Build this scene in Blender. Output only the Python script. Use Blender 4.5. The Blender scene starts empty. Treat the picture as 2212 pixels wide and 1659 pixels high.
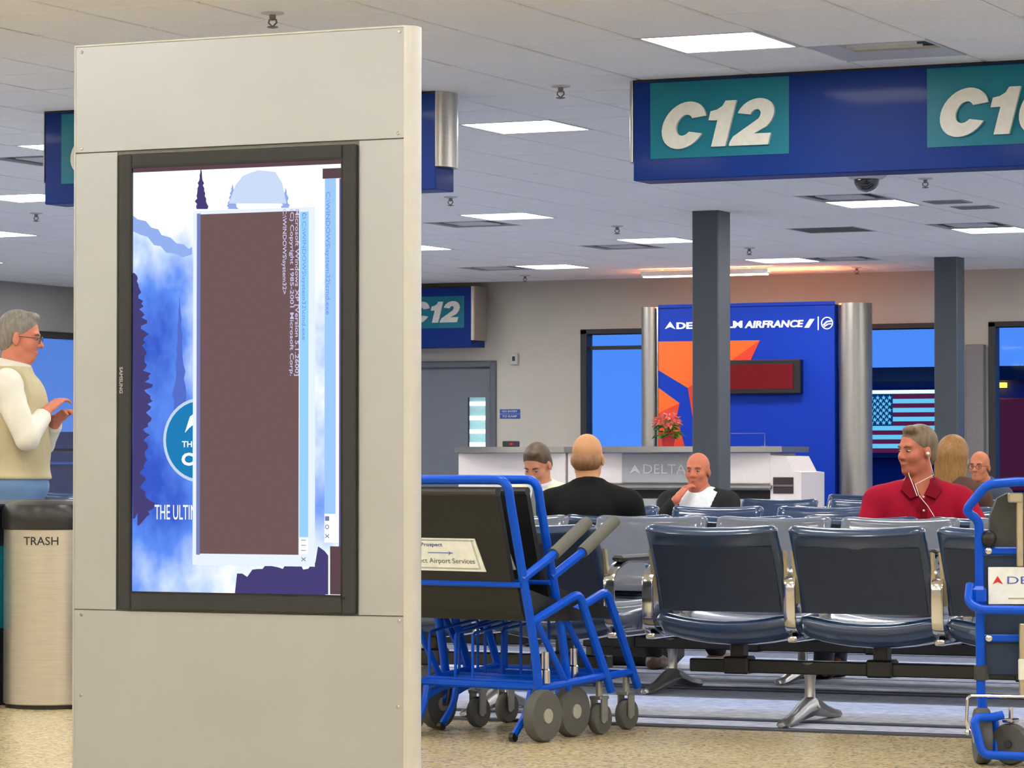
import bpy, math, random
import numpy as np
from mathutils import Vector, Matrix

# ------------------------------------------------------------------ camera, world, light, exposure
random.seed(5)
scene = bpy.context.scene
col = scene.collection
EYE = 1.06
FPX = 7155.0
YAW = math.radians(24.921)
PIT = math.radians(1.3854)
cam_d = bpy.data.cameras.new('camera')
cam_d.sensor_width = 36.0
cam_d.lens = 36.0 * FPX / 2212.0
cam_d.clip_end = 500
cam = bpy.data.objects.new('camera', cam_d)
col.objects.link(cam)
cam.location = (0, 0, EYE)
cam.rotation_euler = (math.pi / 2 + PIT, 0, YAW)
scene.camera = cam
scene.view_settings.view_transform = 'Standard'
scene.view_settings.look = 'None'
scene.view_settings.gamma = 1
scene.view_settings.use_curve_mapping = False
scene.view_settings.exposure = 0.0
LAMP = 36.0            # troffer brightness

world = bpy.data.worlds.new('dusk_sky')
scene.world = world
world.use_nodes = True
wn = world.node_tree.nodes
wl = world.node_tree.links
wn.clear()
w_out = wn.new('ShaderNodeOutputWorld')
w_bg = wn.new('ShaderNodeBackground')
w_tc = wn.new('ShaderNodeTexCoord')
w_sep = wn.new('ShaderNodeSeparateXYZ')
w_ramp = wn.new('ShaderNodeValToRGB')
wl.new(w_tc.outputs['Generated'], w_sep.inputs[0])
wl.new(w_sep.outputs['Z'], w_ramp.inputs[0])
wl.new(w_ramp.outputs[0], w_bg.inputs[0])
wl.new(w_bg.outputs[0], w_out.inputs[0])
w_bg.inputs[1].default_value = 1.0
cr = w_ramp.color_ramp
cr.elements[0].position = 0.0
cr.elements[0].color = (0.09, 0.30, 1.0, 1)
cr.elements[1].position = 0.06
cr.elements[1].color = (0.075, 0.27, 0.95, 1)
e = cr.elements.new(0.5)
e.color = (0.05, 0.2, 0.72, 1)

# ------------------------------------------------------------------ helpers
_F = np.array([-math.sin(YAW), math.cos(YAW), 0.0])
_R = np.array([math.cos(YAW), math.sin(YAW), 0.0])
_U = np.array([0, 0, 1.0])
_F2 = _F * math.cos(PIT) + _U * math.sin(PIT)
_U2 = _U * math.cos(PIT) - _F * math.sin(PIT)
_O = np.array([0, 0, EYE])


def ray(x, y):
    return _F2 * FPX + _R * (x - 1106) + _U2 * (829.5 - y)


def aty(x, y, Y):
    """point of the wall-parallel plane at depth Y seen at photo pixel x, y"""
    d = ray(x, y)
    return _O + d * Y / d[1]


def atz(x, y, z):
    d = ray(x, y)
    return _O + d * (z - EYE) / d[2]


def atd(x, y, D):
    d = ray(x, y)
    return _O + d * D / (d @ _F)


def lin(c):
    return tuple((v / 255 / 12.92) if v / 255 <= 0.04045 else ((v / 255 + 0.055) / 1.055) ** 2.4 for v in c)


MATS = {}


def mat(name, rgb, rough=0.5, metal=0.0, var=0.06, scale=30.0, bump=0.0, emit=None, coat=0.0, spec=0.5, stretch=None):
    """procedural principled material: base colour with a little noise, optional relief"""
    if name in MATS:
        return MATS[name]
    m = bpy.data.materials.new(name)
    m.use_nodes = True
    nt = m.node_tree
    b = nt.nodes['Principled BSDF']
    c = lin(rgb)
    tc = nt.nodes.new('ShaderNodeTexCoord')
    mp = nt.nodes.new('ShaderNodeMapping')
    if stretch:
        mp.inputs['Scale'].default_value = stretch
    nz = nt.nodes.new('ShaderNodeTexNoise')
    nz.inputs['Scale'].default_value = scale
    nz.inputs['Detail'].default_value = 3
    rp = nt.nodes.new('ShaderNodeValToRGB')
    rp.color_ramp.elements[0].position = 0.3
    rp.color_ramp.elements[1].position = 0.7
    rp.color_ramp.elements[0].color = tuple(v * (1 - var) for v in c) + (1,)
    rp.color_ramp.elements[1].color = tuple(min(1, v * (1 + var)) for v in c) + (1,)
    nt.links.new(tc.outputs['Object'], mp.inputs[0])
    nt.links.new(mp.outputs[0], nz.inputs['Vector'])
    nt.links.new(nz.outputs['Fac'], rp.inputs[0])
    nt.links.new(rp.outputs[0], b.inputs['Base Color'])
    b.inputs['Roughness'].default_value = rough
    b.inputs['Metallic'].default_value = metal
    b.inputs['Specular IOR Level'].default_value = spec
    b.inputs['Coat Weight'].default_value = coat
    b.inputs['Coat Roughness'].default_value = 0.08
    if bump:
        bp = nt.nodes.new('ShaderNodeBump')
        bp.inputs['Strength'].default_value = bump
        bp.inputs['Distance'].default_value = 0.01
        nt.links.new(nz.outputs['Fac'], bp.inputs['Height'])
        nt.links.new(bp.outputs[0], b.inputs['Normal'])
    if emit is not None:
        b.inputs['Emission Color'].default_value = c + (1,)
        b.inputs['Emission Strength'].default_value = emit
    MATS[name] = m
    return m


def emat(name, rgb, strength=1.0):
    if name in MATS:
        return MATS[name]
    m = bpy.data.materials.new(name)
    m.use_nodes = True
    nt = m.node_tree
    nt.nodes.clear()
    o = nt.nodes.new('ShaderNodeOutputMaterial')
    e = nt.nodes.new('ShaderNodeEmission')
    e.inputs[0].default_value = lin(rgb) + (1,)
    e.inputs[1].default_value = strength
    nt.links.new(e.outputs[0], o.inputs[0])
    MATS[name] = m
    return m


class MB:
    """collects shapes, then links them as one mesh object"""

    def __init__(s):
        s.v = []
        s.f = []

    def add(s, vs, fs):
        n = len(s.v)
        s.v += [tuple(p) for p in vs]
        s.f += [tuple(i + n for i in f) for f in fs]
        return s

    def box(s, x0, x1, y0, y1, z0, z1, b=0.0):
        if b <= 0:
            vs = [(x, y, z) for x in (x0, x1) for y in (y0, y1) for z in (z0, z1)]
            return s.add(vs, [(0, 1, 3, 2), (4, 6, 7, 5), (0, 4, 5, 1), (2, 3, 7, 6), (0, 2, 6, 4), (1, 5, 7, 3)])
        # chamfered box: 24 vertices
        vs = []
        idx = {}
        for i, x in enumerate((x0, x1)):
            for j, y in enumerate((y0, y1)):
                for k, z in enumerate((z0, z1)):
                    sx, sy, sz = (b if i == 0 else -b), (b if j == 0 else -b), (b if k == 0 else -b)
                    idx[i, j, k, 0] = len(vs); vs.append((x, y + sy, z + sz))
                    idx[i, j, k, 1] = len(vs); vs.append((x + sx, y, z + sz))
                    idx[i, j, k, 2] = len(vs); vs.append((x + sx, y + sy, z))
        fs = []
        for i in (0, 1):
            q = [idx[i, 0, 0, 0], idx[i, 0, 1, 0], idx[i, 1, 1, 0], idx[i, 1, 0, 0]]
            fs.append(q if i == 0 else q[::-1])
            q = [idx[0, i, 0, 1], idx[1, i, 0, 1], idx[1, i, 1, 1], idx[0, i, 1, 1]]
            fs.append(q if i == 0 else q[::-1])
            q = [idx[0, 0, i, 2], idx[0, 1, i, 2], idx[1, 1, i, 2], idx[1, 0, i, 2]]
            fs.append(q if i == 0 else q[::-1])
        for i in (0, 1):
            for j in (0, 1):
                f = 1 if i == j else -1
                fs.append([idx[i, j, 0, 0], idx[i, j, 0, 1], idx[i, j, 1, 1], idx[i, j, 1, 0]][::f])
                fs.append([idx[j, 0, i, 2], idx[j, 1, i, 2], idx[j, 1, i, 0], idx[j, 0, i, 0]][::f])
                fs.append([idx[0, i, j, 1], idx[0, i, j, 2], idx[1, i, j, 2], idx[1, i, j, 1]][::f])
                for k in (0, 1):
                    g = 1 if (i + j + k) % 2 else -1
                    fs.append([idx[i, j, k, 0], idx[i, j, k, 1], idx[i, j, k, 2]][::g])
        return s.add(vs, fs)

    def tube(s, pts, r, n=10, closed=False, flat=None, cap=True):
        """round tube (or a flat band: flat=(half width, half thickness)) along a path; r may be a list"""
        P = [Vector(p) for p in pts]
        m = len(P)
        rs = r if isinstance(r, (list, tuple)) else [r] * m
        T = []
        for i in range(m):
            if closed:
                t = P[(i + 1) % m] - P[i - 1]
            else:
                t = P[min(i + 1, m - 1)] - P[max(i - 1, 0)]
            T.append(t.normalized() if t.length > 1e-9 else Vector((0, 0, 1)))
        up = Vector((1, 0, 0)) if abs(T[0].x) < 0.8 else Vector((0, 0, 1))
        N = (up - T[0] * up.dot(T[0])).normalized()
        vs = []
        for i in range(m):
            N = (N - T[i] * N.dot(T[i]))
            N = N.normalized()
            B = T[i].cross(N)
            for k in range(n):
                a = 2 * math.pi * (k + 0.5) / n
                if flat:
                    cx, cy = math.cos(a), math.sin(a)
                    e = 0.35
                    dx = math.copysign(abs(cx) ** e, cx) * flat[0]
                    dy = math.copysign(abs(cy) ** e, cy) * flat[1]
                else:
                    dx, dy = math.cos(a) * rs[i], math.sin(a) * rs[i]
                vs.append(P[i] + N * dx + B * dy)
        fs = []
        for i in range(m if closed else m - 1):
            j = (i + 1) % m
            for k in range(n):
                l = (k + 1) % n
                fs.append((i * n + k, i * n + l, j * n + l, j * n + k))
        if not closed and cap:
            fs.append(tuple(range(n))[::-1])
            fs.append(tuple((m - 1) * n + k for k in range(n)))
        return s.add(vs, fs)

    def lathe(s, prof, c=(0, 0, 0), n=24, axis='z', a0=0, a1=2 * math.pi, sy=1.0):
        """profile of (radius, height) turned about an axis"""
        full = abs(a1 - a0 - 2 * math.pi) < 1e-6
        k = n if full else n + 1
        vs = []
        for r, h in prof:
            for i in range(k):
                a = a0 + (a1 - a0) * i / n
                p = (r * math.cos(a), r * math.sin(a) * sy, h)
                if axis == 'x':
                    p = (h, p[0], p[1])
                elif axis == 'y':
                    p = (p[1], h, p[0])
                vs.append((p[0] + c[0], p[1] + c[1], p[2] + c[2]))
        fs = []
        for j in range(len(prof) - 1):
            for i in range(k if full else k - 1):
                l = (i + 1) % k
                fs.append((j * k + i, j * k + l, (j + 1) * k + l, (j + 1) * k + i))
        if full:
            fs.append(tuple(range(k))[::-1])
            fs.append(tuple((len(prof) - 1) * k + i for i in range(k)))
        return s.add(vs, fs)

    def prism(s, poly, y0, y1):
        """polygon of (x, z) extruded from y0 (front) to y1"""
        n = len(poly)
        ar = sum(poly[i][0] * poly[(i + 1) % n][1] - poly[(i + 1) % n][0] * poly[i][1] for i in range(n))
        if ar < 0:
            poly = poly[::-1]
        vs = [(x, y0, z) for x, z in poly] + [(x, y1, z) for x, z in poly]
        fs = [tuple(range(n)), tuple(range(2 * n - 1, n - 1, -1))]
        fs += [(i, i + n, (i + 1) % n + n, (i + 1) % n) for i in range(n)]
        return s.add(vs, fs)

    def prism_x(s, poly, x0, x1):
        """polygon of (y, z) extruded along x"""
        n = len(poly)
        ar = sum(poly[i][0] * poly[(i + 1) % n][1] - poly[(i + 1) % n][0] * poly[i][1] for i in range(n))
        if ar > 0:
            poly = poly[::-1]
        vs = [(x0, y, z) for y, z in poly] + [(x1, y, z) for y, z in poly]
        fs = [tuple(range(n)), tuple(range(2 * n - 1, n - 1, -1))]
        fs += [(i, i + n, (i + 1) % n + n, (i + 1) % n) for i in range(n)]
        return s.add(vs, fs)

    def ball(s, c, r, n=12, m=8):
        if not isinstance(r, (tuple, list)):
            r = (r, r, r)
        vs = [(c[0], c[1], c[2] - r[2])]
        for j in range(1, m):
            b = -math.pi / 2 + math.pi * j / m
            for i in range(n):
                a = 2 * math.pi * i / n
                vs.append((c[0] + r[0] * math.cos(b) * math.cos(a), c[1] + r[1] * math.cos(b) * math.sin(a), c[2] + r[2] * math.sin(b)))
        vs.append((c[0], c[1], c[2] + r[2]))
        t = len(vs) - 1
        fs = [(0, 1 + (i + 1) % n, 1 + i) for i in range(n)]
        for j in range(m - 2):
            for i in range(n):
                l = (i + 1) % n
                fs.append((1 + j * n + i, 1 + j * n + l, 1 + (j + 1) * n + l, 1 + (j + 1) * n + i))
        fs += [(t, 1 + (m - 2) * n + i, 1 + (m - 2) * n + (i + 1) % n) for i in range(n)]
        return s.add(vs, fs)

    def loops(s, L, cap=True):
        """skin closed loops of equal length"""
        n = len(L[0])
        vs = [p for l in L for p in l]
        fs = []
        for j in range(len(L) - 1):
            for i in range(n):
                k = (i + 1) % n
                fs.append((j * n + i, j * n + k, (j + 1) * n + k, (j + 1) * n + i))
        if cap:
            fs.append(tuple(range(n))[::-1])
            fs.append(tuple((len(L) - 1) * n + i for i in range(n)))
        return s.add(vs, fs)

    def mesh(s, name, smooth=35, off=None):
        me = bpy.data.meshes.new(name)
        vs = s.v if off is None else [(p[0] - off[0], p[1] - off[1], p[2] - off[2]) for p in s.v]
        me.from_pydata(vs, [], s.f)
        me.update()
        if smooth:
            me.polygons.foreach_set('use_smooth', [True] * len(me.polygons))
            me.set_sharp_from_angle(angle=math.radians(smooth))
        return me

    def build(s, name, m, parent=None, smooth=35, world=False, **props):
        """world=True: the shapes are in world coordinates, the parent is unrotated"""
        off = tuple(parent_origin(parent)) if (world and parent is not None) else None
        return link(name, s.mesh(name, smooth, off), m, parent, **props)


def parent_origin(p):
    o = Vector((0, 0, 0))
    while p is not None:
        o += p.location
        p = p.parent
    return o


def link(name, me, m, parent=None, **props):
    o = bpy.data.objects.new(name, me)
    if m is not None and len(me.materials) == 0:
        me.materials.append(m)
    col.objects.link(o)
    o.parent = parent
    for k, v in props.items():
        o[k] = v
    return o


def thing(name, label, cat, loc=(0, 0, 0), rz=0.0, group=None):
    o = bpy.data.objects.new(name, None)
    o.empty_display_size = 0.1
    col.objects.link(o)
    o.location = loc
    o.rotation_euler = (0, 0, rz)
    o['label'] = label
    o['category'] = cat
    if group:
        o['group'] = group
    return o


def tag(o, label, cat, group=None):
    o['label'] = label
    o['category'] = cat
    if group:
        o['group'] = group
    return o


def copy_tree(o, parent=None):
    c = o.copy()
    col.objects.link(c)
    c.parent = parent
    for ch in list(o.children):
        copy_tree(ch, c)
    return c


def rounded(pts, r, k=5, closed=False):
    """path with its corners turned into arcs of radius about r"""
    P = [Vector(p) for p in pts]
    out = []
    n = len(P)
    for i in range(n):
        if not closed and i in (0, n - 1):
            out.append(P[i])
            continue
        a, b, c = P[i - 1], P[i], P[(i + 1) % n]
        u, w = a - b, c - b
        d = min(r, u.length * 0.49, w.length * 0.49)
        u.normalize(); w.normalize()
        p0, p1 = b + u * d, b + w * d
        for j in range(k + 1):
            t = j / k
            out.append(p0 * (1 - t) ** 2 + b * 2 * t * (1 - t) + p1 * t ** 2)
    return out


def text_mesh(s, bold=0.0, shear=0.0, extrude=0.0, spacing=1.0):
    cu = bpy.data.curves.new('lettering', 'FONT')
    cu.body = s
    cu.offset = bold
    cu.shear = shear
    cu.space_character = spacing
    cu.resolution_u = 3
    cu.extrude = extrude
    t = bpy.data.objects.new('lettering', cu)
    col.objects.link(t)
    dg = bpy.context.evaluated_depsgraph_get()
    me = bpy.data.meshes.new_from_object(t.evaluated_get(dg))
    bpy.data.objects.remove(t)
    bpy.data.curves.remove(cu)
    return me


def text_on_wall(name, s, x0, x1, z0, z1, y, m, parent, depth=0.002, bold=0.02, shear=0.0, down=False, props=None):
    """lettering fitted into a rectangle of the plane y, read from -y; down=True: it runs downwards"""
    me = text_mesh(s, bold, shear, 0.5)
    n = len(me.vertices)
    a = np.empty(n * 3)
    me.vertices.foreach_get('co', a)
    a = a.reshape(-1, 3)
    lo, hi = a.min(0), a.max(0)
    u = (a[:, 0] - lo[0]) / (hi[0] - lo[0])
    w = (a[:, 1] - lo[1]) / (hi[1] - lo[1])
    d = (a[:, 2] - lo[2]) / (hi[2] - lo[2])
    b = np.empty_like(a)
    if down:
        b[:, 0] = x0 + w * (x1 - x0)
        b[:, 2] = z1 - u * (z1 - z0)
    else:
        b[:, 0] = x0 + u * (x1 - x0)
        b[:, 2] = z0 + w * (z1 - z0)
    b[:, 1] = y - d * depth
    off = parent_origin(parent) if parent is not None else Vector((0, 0, 0))
    b -= np.array(off)
    me.vertices.foreach_set('co', b.ravel())
    me.materials.clear()
    me.update()
    return link(name, me, m, parent, **(props or {}))


# ------------------------------------------------------------------ smooth solid modelling (bodies, hair, clothes)
def _cap(p, a, b, ra, rb):
    ab = b - a
    t = np.clip(((p - a) @ ab) / max(ab @ ab, 1e-9), 0, 1)
    return np.linalg.norm(p - a - t[..., None] * ab, axis=-1) - (ra + (rb - ra) * t)


def _ell(p, c, r, M):
    q = (p - c)
    if M is not None:
        q = q @ M
    k0 = np.linalg.norm(q / r, axis=-1)
    k1 = np.linalg.norm(q / (r * r), axis=-1)
    return k0 * (k0 - 1) / np.maximum(k1, 1e-9)


def C(a, b, ra, rb=None, k=0.02, neg=False):
    return ('c', np.array(a, float), np.array(b, float), ra, ra if rb is None else rb, k, neg)


def E(c, r, M=None, k=0.02, neg=False):
    return ('e', np.array(c, float), np.array(r, float), M, k, neg)


def solid(prims, res, clip=None, grow=0.0):
    """surface of the smooth union of capsules and ellipsoids, by naive surface nets"""
    lo = np.full(3, 1e9); hi = np.full(3, -1e9)
    bb = []
    for p in prims:
        if p[0] == 'c':
            r = max(p[3], p[4]); a = np.minimum(p[1], p[2]) - r; b = np.maximum(p[1], p[2]) + r
        else:
            r = p[2].max(); a = p[1] - r; b = p[1] + r
        neg = p[-1]
        if not neg:
            lo = np.minimum(lo, a); hi = np.maximum(hi, b)
        bb.append((a, b))
    lo -= grow + 3 * res; hi += grow + 3 * res
    n = np.ceil((hi - lo) / res).astype(int) + 1
    D = np.full(n, 0.2, dtype=np.float32)
    ax = [lo[i] + np.arange(n[i]) * res for i in range(3)]
    for p, (a, b) in zip(prims, bb):
        k = p[-2]; neg = p[-1]
        m = grow + k + 3 * res
        i0 = np.clip(np.floor((a - m - lo) / res).astype(int), 0, n)
        i1 = np.clip(np.ceil((b + m - lo) / res).astype(int) + 1, 0, n)
        if (i1 <= i0).any():
            continue
        g = np.stack(np.meshgrid(*[ax[i][i0[i]:i1[i]] for i in range(3)], indexing='ij'), -1)
        if p[0] == 'c':
            d = _cap(g, p[1], p[2], p[3], p[4])
        else:
            d = _ell(g, p[1], p[2], p[3])
        sl = tuple(slice(i0[i], i1[i]) for i in range(3))
        cur = D[sl]
        if neg:
            h = np.clip(0.5 - 0.5 * (cur + d) / k, 0, 1)
            D[sl] = cur * (1 - h) + (-d) * h + k * h * (1 - h)
        else:
            d = d - grow
            h = np.clip(0.5 + 0.5 * (cur - d) / k, 0, 1)
            D[sl] = cur * (1 - h) + d * h - k * h * (1 - h)
    if clip is not None:
        g = np.stack(np.meshgrid(*ax, indexing='ij'), -1)
        D = np.maximum(D, clip(g))
    # surface nets
    S = D < 0
    nx, ny, nz = D.shape
    acc = np.zeros((nx - 1, ny - 1, nz - 1, 3), np.float32)
    cnt = np.zeros((nx - 1, ny - 1, nz - 1), np.float32)
    cor = [(i, j, k) for i in (0, 1) for j in (0, 1) for k in (0, 1)]
    for c0 in cor:
        for axis in range(3):
            if c0[axis]:
                continue
            c1 = list(c0); c1[axis] = 1
            A = D[c0[0]:nx - 1 + c0[0], c0[1]:ny - 1 + c0[1], c0[2]:nz - 1 + c0[2]]
            B = D[c1[0]:nx - 1 + c1[0], c1[1]:ny - 1 + c1[1], c1[2]:nz - 1 + c1[2]]
            cr_ = (A < 0) != (B < 0)
            if not cr_.any():
                continue
            t = np.where(cr_, A / np.where(cr_, A - B, 1), 0)
            for q in range(3):
                acc[..., q] += np.where(cr_, (t if q == axis else c0[q]), 0)
            cnt += cr_
    ok = cnt > 0
    idx = np.full(ok.shape, -1, int)
    idx[ok] = np.arange(ok.sum())
    base = np.argwhere(ok)
    V = lo + (base + acc[ok] / cnt[ok][:, None]) * res
    faces = []
    for axis in range(3):
        s0 = [slice(1, -1)] * 3
        s0[axis] = slice(0, -1)
        s1 = list(s0); s1[axis] = slice(1, None)
        a = S[tuple(s0)]; b = S[tuple(s1)]
        # restrict to interior edges
        cross = np.argwhere(a != b)
        if len(cross) == 0:
            continue
        inside = a[tuple(cross.T)]
        off = np.array([0 if i == axis else 1 for i in range(3)])
        e = cross + off
        u, w = (axis + 1) % 3, (axis + 2) % 3
        du = np.zeros(3, int); du[u] = 1
        dw = np.zeros(3, int); dw[w] = 1
        q = [e - du - dw, e - dw, e, e - du]
        q = np.stack([idx[tuple(x.T)] for x in q], 1)
        good = (q >= 0).all(1)
        q = q[good]; ins = inside[good]
        q[~ins] = q[~ins][:, ::-1]
        faces.append(q)
    return V, np.concatenate(faces)


def solid_obj(name, prims, res, m, parent, clip=None, grow=0.0, relax=1, **props):
    V, Fc = solid(prims, res, clip, grow)
    for _ in range(relax):          # light Laplacian smoothing
        s = np.zeros_like(V); c = np.zeros(len(V))
        for i in range(4):
            a, b = Fc[:, i], Fc[:, (i + 1) % 4]
            np.add.at(s, a, V[b]); np.add.at(c, a, 1)
            np.add.at(s, b, V[a]); np.add.at(c, b, 1)
        V = 0.5 * V + 0.5 * s / np.maximum(c, 1)[:, None]
    me = bpy.data.meshes.new(name)
    me.from_pydata(V.tolist(), [], Fc.tolist())
    me.polygons.foreach_set('use_smooth', [True] * len(me.polygons))
    me.update()
    return link(name, me, m, parent, **props)

# ------------------------------------------------------------------ setting
CEIL = 3.03
YB = 32.8              # back wall
XL, XR, YF = -20.0, 7.0, -7.0
wall_m = mat('painted_wall', (206, 201, 186), 0.75, scale=3, var=0.03)
wall_grey_m = mat('painted_wall_grey', (150, 148, 146), 0.75, scale=3, var=0.03)
tile_m = mat('mineral_tile', (246, 245, 240), 0.9, scale=60, var=0.05, bump=0.08)
grid_m = mat('ceiling_grid_metal', (120, 120, 118), 0.6)
frame_m = mat('dark_window_frame', (42, 42, 46), 0.45)
steel_m = mat('brushed_steel', (176, 172, 164), 0.34, 0.85, scale=8, var=0.08, stretch=(1, 1, 60))
chrome_m = mat('polished_chrome', (205, 205, 208), 0.13, 1.0, var=0.02)
black_m = mat('black_plastic', (16, 16, 18), 0.4)
dark_m = mat('dark_grey_plastic', (50, 50, 52), 0.35)
white_m = mat('white_panel', (232, 226, 220), 0.35)


def terrazzo():
    m = bpy.data.materials.new('terrazzo')
    m.use_nodes = True
    nt = m.node_tree
    b = nt.nodes['Principled BSDF']
    tc = nt.nodes.new('ShaderNodeTexCoord')
    v = nt.nodes.new('ShaderNodeTexVoronoi'); v.inputs['Scale'].default_value = 80
    r = nt.nodes.new('ShaderNodeValToRGB')
    nt.links.new(tc.outputs['Object'], v.inputs['Vector'])
    nt.links.new(v.outputs['Color'], r.inputs[0])
    e = r.color_ramp.elements
    e[0].position = 0.12; e[0].color = lin((158, 138, 98)) + (1,)
    e[1].position = 0.9; e[1].color = lin((214, 200, 164)) + (1,)
    x = e.new(0.4); x.color = lin((192, 172, 130)) + (1,)
    n = nt.nodes.new('ShaderNodeTexNoise'); n.inputs['Scale'].default_value = 1.3; n.inputs['Detail'].default_value = 4
    nt.links.new(tc.outputs['Object'], n.inputs['Vector'])
    mx = nt.nodes.new('ShaderNodeMix'); mx.data_type = 'RGBA'; mx.blend_type = 'MULTIPLY'; mx.inputs[0].default_value = 0.12
    nt.links.new(r.outputs[0], mx.inputs[6]); nt.links.new(n.outputs['Fac'], mx.inputs[7])
    nt.links.new(mx.outputs[2], b.inputs['Base Color'])
    b.inputs['Roughness'].default_value = 0.22
    return m


def carpet():
    """striped carpet: bands along x, set by the y coordinate"""
    m = bpy.data.materials.new('striped_carpet')
    m.use_nodes = True
    nt = m.node_tree
    b = nt.nodes['Principled BSDF']
    tc = nt.nodes.new('ShaderNodeTexCoord')
    sep = nt.nodes.new('ShaderNodeSeparateXYZ')
    nt.links.new(tc.outputs['Object'], sep.inputs[0])
    P = 3.0
    a = nt.nodes.new('ShaderNodeMath'); a.operation = 'DIVIDE'; a.inputs[1].default_value = P
    f = nt.nodes.new('ShaderNodeMath'); f.operation = 'FRACT'
    nt.links.new(sep.outputs['Y'], a.inputs[0]); nt.links.new(a.outputs[0], f.inputs[0])
    r = nt.nodes.new('ShaderNodeValToRGB'); r.color_ramp.interpolation = 'CONSTANT'
    nt.links.new(f.outputs[0], r.inputs[0])
    L = lin((190, 192, 203)) + (1,); G = lin((184, 182, 182)) + (1,); S = lin((124, 128, 140)) + (1,); D = lin((60, 62, 76)) + (1,); Bl = lin((174, 183, 206)) + (1,)
    st = [(0.0, D), (0.015, L), (0.1, D), (0.125, S), (0.15, G), (0.24, L), (0.33, Bl), (0.50, S), (0.66, D), (0.68, S), (0.72, D), (0.745, G), (0.80, S), (0.87, G), (0.93, L)]
    cr = r.color_ramp
    cr.elements[0].position = 0; cr.elements[0].color = st[0][1]
    cr.elements[1].position = st[-1][0]; cr.elements[1].color = st[-1][1]
    for p, c in st[1:-1]:
        q = cr.elements.new(p); q.color = c
    n = nt.nodes.new('ShaderNodeTexNoise'); n.inputs['Scale'].default_value = 18; n.inputs['Detail'].default_value = 5
    mp = nt.nodes.new('ShaderNodeMapping'); mp.inputs['Scale'].default_value = (1, 2.5, 1)
    nt.links.new(tc.outputs['Object'], mp.inputs[0]); nt.links.new(mp.outputs[0], n.inputs['Vector'])
    r2 = nt.nodes.new('ShaderNodeValToRGB')
    r2.color_ramp.elements[0].position = 0.42; r2.color_ramp.elements[0].color = lin((196, 204, 232)) + (1,)
    r2.color_ramp.elements[1].position = 0.58; r2.color_ramp.elements[1].color = (1, 1, 1, 1)
    nt.links.new(n.outputs['Fac'], r2.inputs[0])
    mx = nt.nodes.new('ShaderNodeMix'); mx.data_type = 'RGBA'; mx.blend_type = 'MULTIPLY'; mx.inputs[0].default_value = 0.8
    nt.links.new(r.outputs[0], mx.inputs[6]); nt.links.new(r2.outputs[0], mx.inputs[7])
    nt.links.new(mx.outputs[2], b.inputs['Base Color'])
    b.inputs['Roughness'].default_value = 0.95
    b.inputs['Specular IOR Level'].default_value = 0.1
    return m


floor = MB().box(XL, XR, YF, YB, -0.1, 0.0).build('floor', terrazzo(), smooth=0, kind='structure')
cp = MB().box(XL + 0.02, XR - 0.02, 0, YB - 12.42, -0.002, 0.008).build('floor_carpet', carpet(), smooth=0, kind='structure')
cp.location = (0, 12.42, 0)
MB().box(XL + 0.02, XR - 0.02, 12.385, 12.42, -0.002, 0.010, 0.003).build('trim_1', mat('carpet_edge_strip', (58, 60, 72), 0.5), smooth=0, kind='structure')

# windows of the back wall: (x0, x1), z0, z1
WX = [(aty(1264, 800, YB)[0], aty(1264, 800, YB)[0] + 2.3), (aty(1850, 800, YB)[0] - 0.5, aty(2046, 800, YB)[0]), (aty(2146, 800, YB)[0], aty(2146, 800, YB)[0] + 2.6)]
WZ0, WZ1 = 0.35, aty(1300, 722, YB)[2]
DX0, DX1, DZ = aty(1066, 800, YB)[0] - 1.12, aty(1064, 800, YB)[0], aty(1000, 790, YB)[2]
wb = MB()
xs = XL
holes = sorted([(DX0, DX1, 0.0, DZ)] + [(a, b, WZ0, WZ1) for a, b in WX])
for a, b, z0, z1 in holes:
    wb.box(xs, a, YB, YB + 0.2, 0, CEIL + 0.1)
    wb.box(a, b, YB, YB + 0.2, z1, CEIL + 0.1)
    if z0 > 0:
        wb.box(a, b, YB, YB + 0.2, 0, z0)
    xs = b
wb.box(xs, XR, YB, YB + 0.2, 0, CEIL + 0.1)
wb.build('wall_back', wall_m, smooth=0, kind='structure')
LY0, LY1, LZ0, LZ1 = 30.05, 32.45, 0.35, 2.46
lw = MB().box(XL - 0.2, XL, YF, LY0, 0, CEIL + 0.1).box(XL - 0.2, XL, LY1, YB + 0.2, 0, CEIL + 0.1)
lw.box(XL - 0.2, XL, LY0, LY1, 0, LZ0).box(XL - 0.2, XL, LY0, LY1, LZ1, CEIL + 0.1)
lw.build('wall_left', wall_grey_m, smooth=0, kind='structure')
MB().box(XR, XR + 0.2, YF, YB + 0.2, 0, CEIL + 0.1).build('wall_right', wall_m, smooth=0, kind='structure')
MB().box(XL, XR, YF - 0.2, YF, 0, CEIL + 0.1).build('wall_front', wall_m, smooth=0, kind='structure')
base_m = mat('baseboard_vinyl', (70, 72, 78), 0.6)
bb = MB()
xs = XL
for a, b, z0, z1 in [(DX0 - 0.06, DX1 + 0.06, 0, 1)]:
    bb.box(xs, a, YB - 0.012, YB + 0.002, 0.008, 0.11)
    xs = b
bb.box(xs, XR, YB - 0.012, YB + 0.002, 0.008, 0.11)
bb.build('baseboard_back', base_m, smooth=0, kind='structure')
MB().box(XL - 0.002, XL + 0.012, 12.42, YB - 0.02, 0.008, 0.11).build('baseboard_left', base_m, smooth=0, kind='structure')

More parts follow.
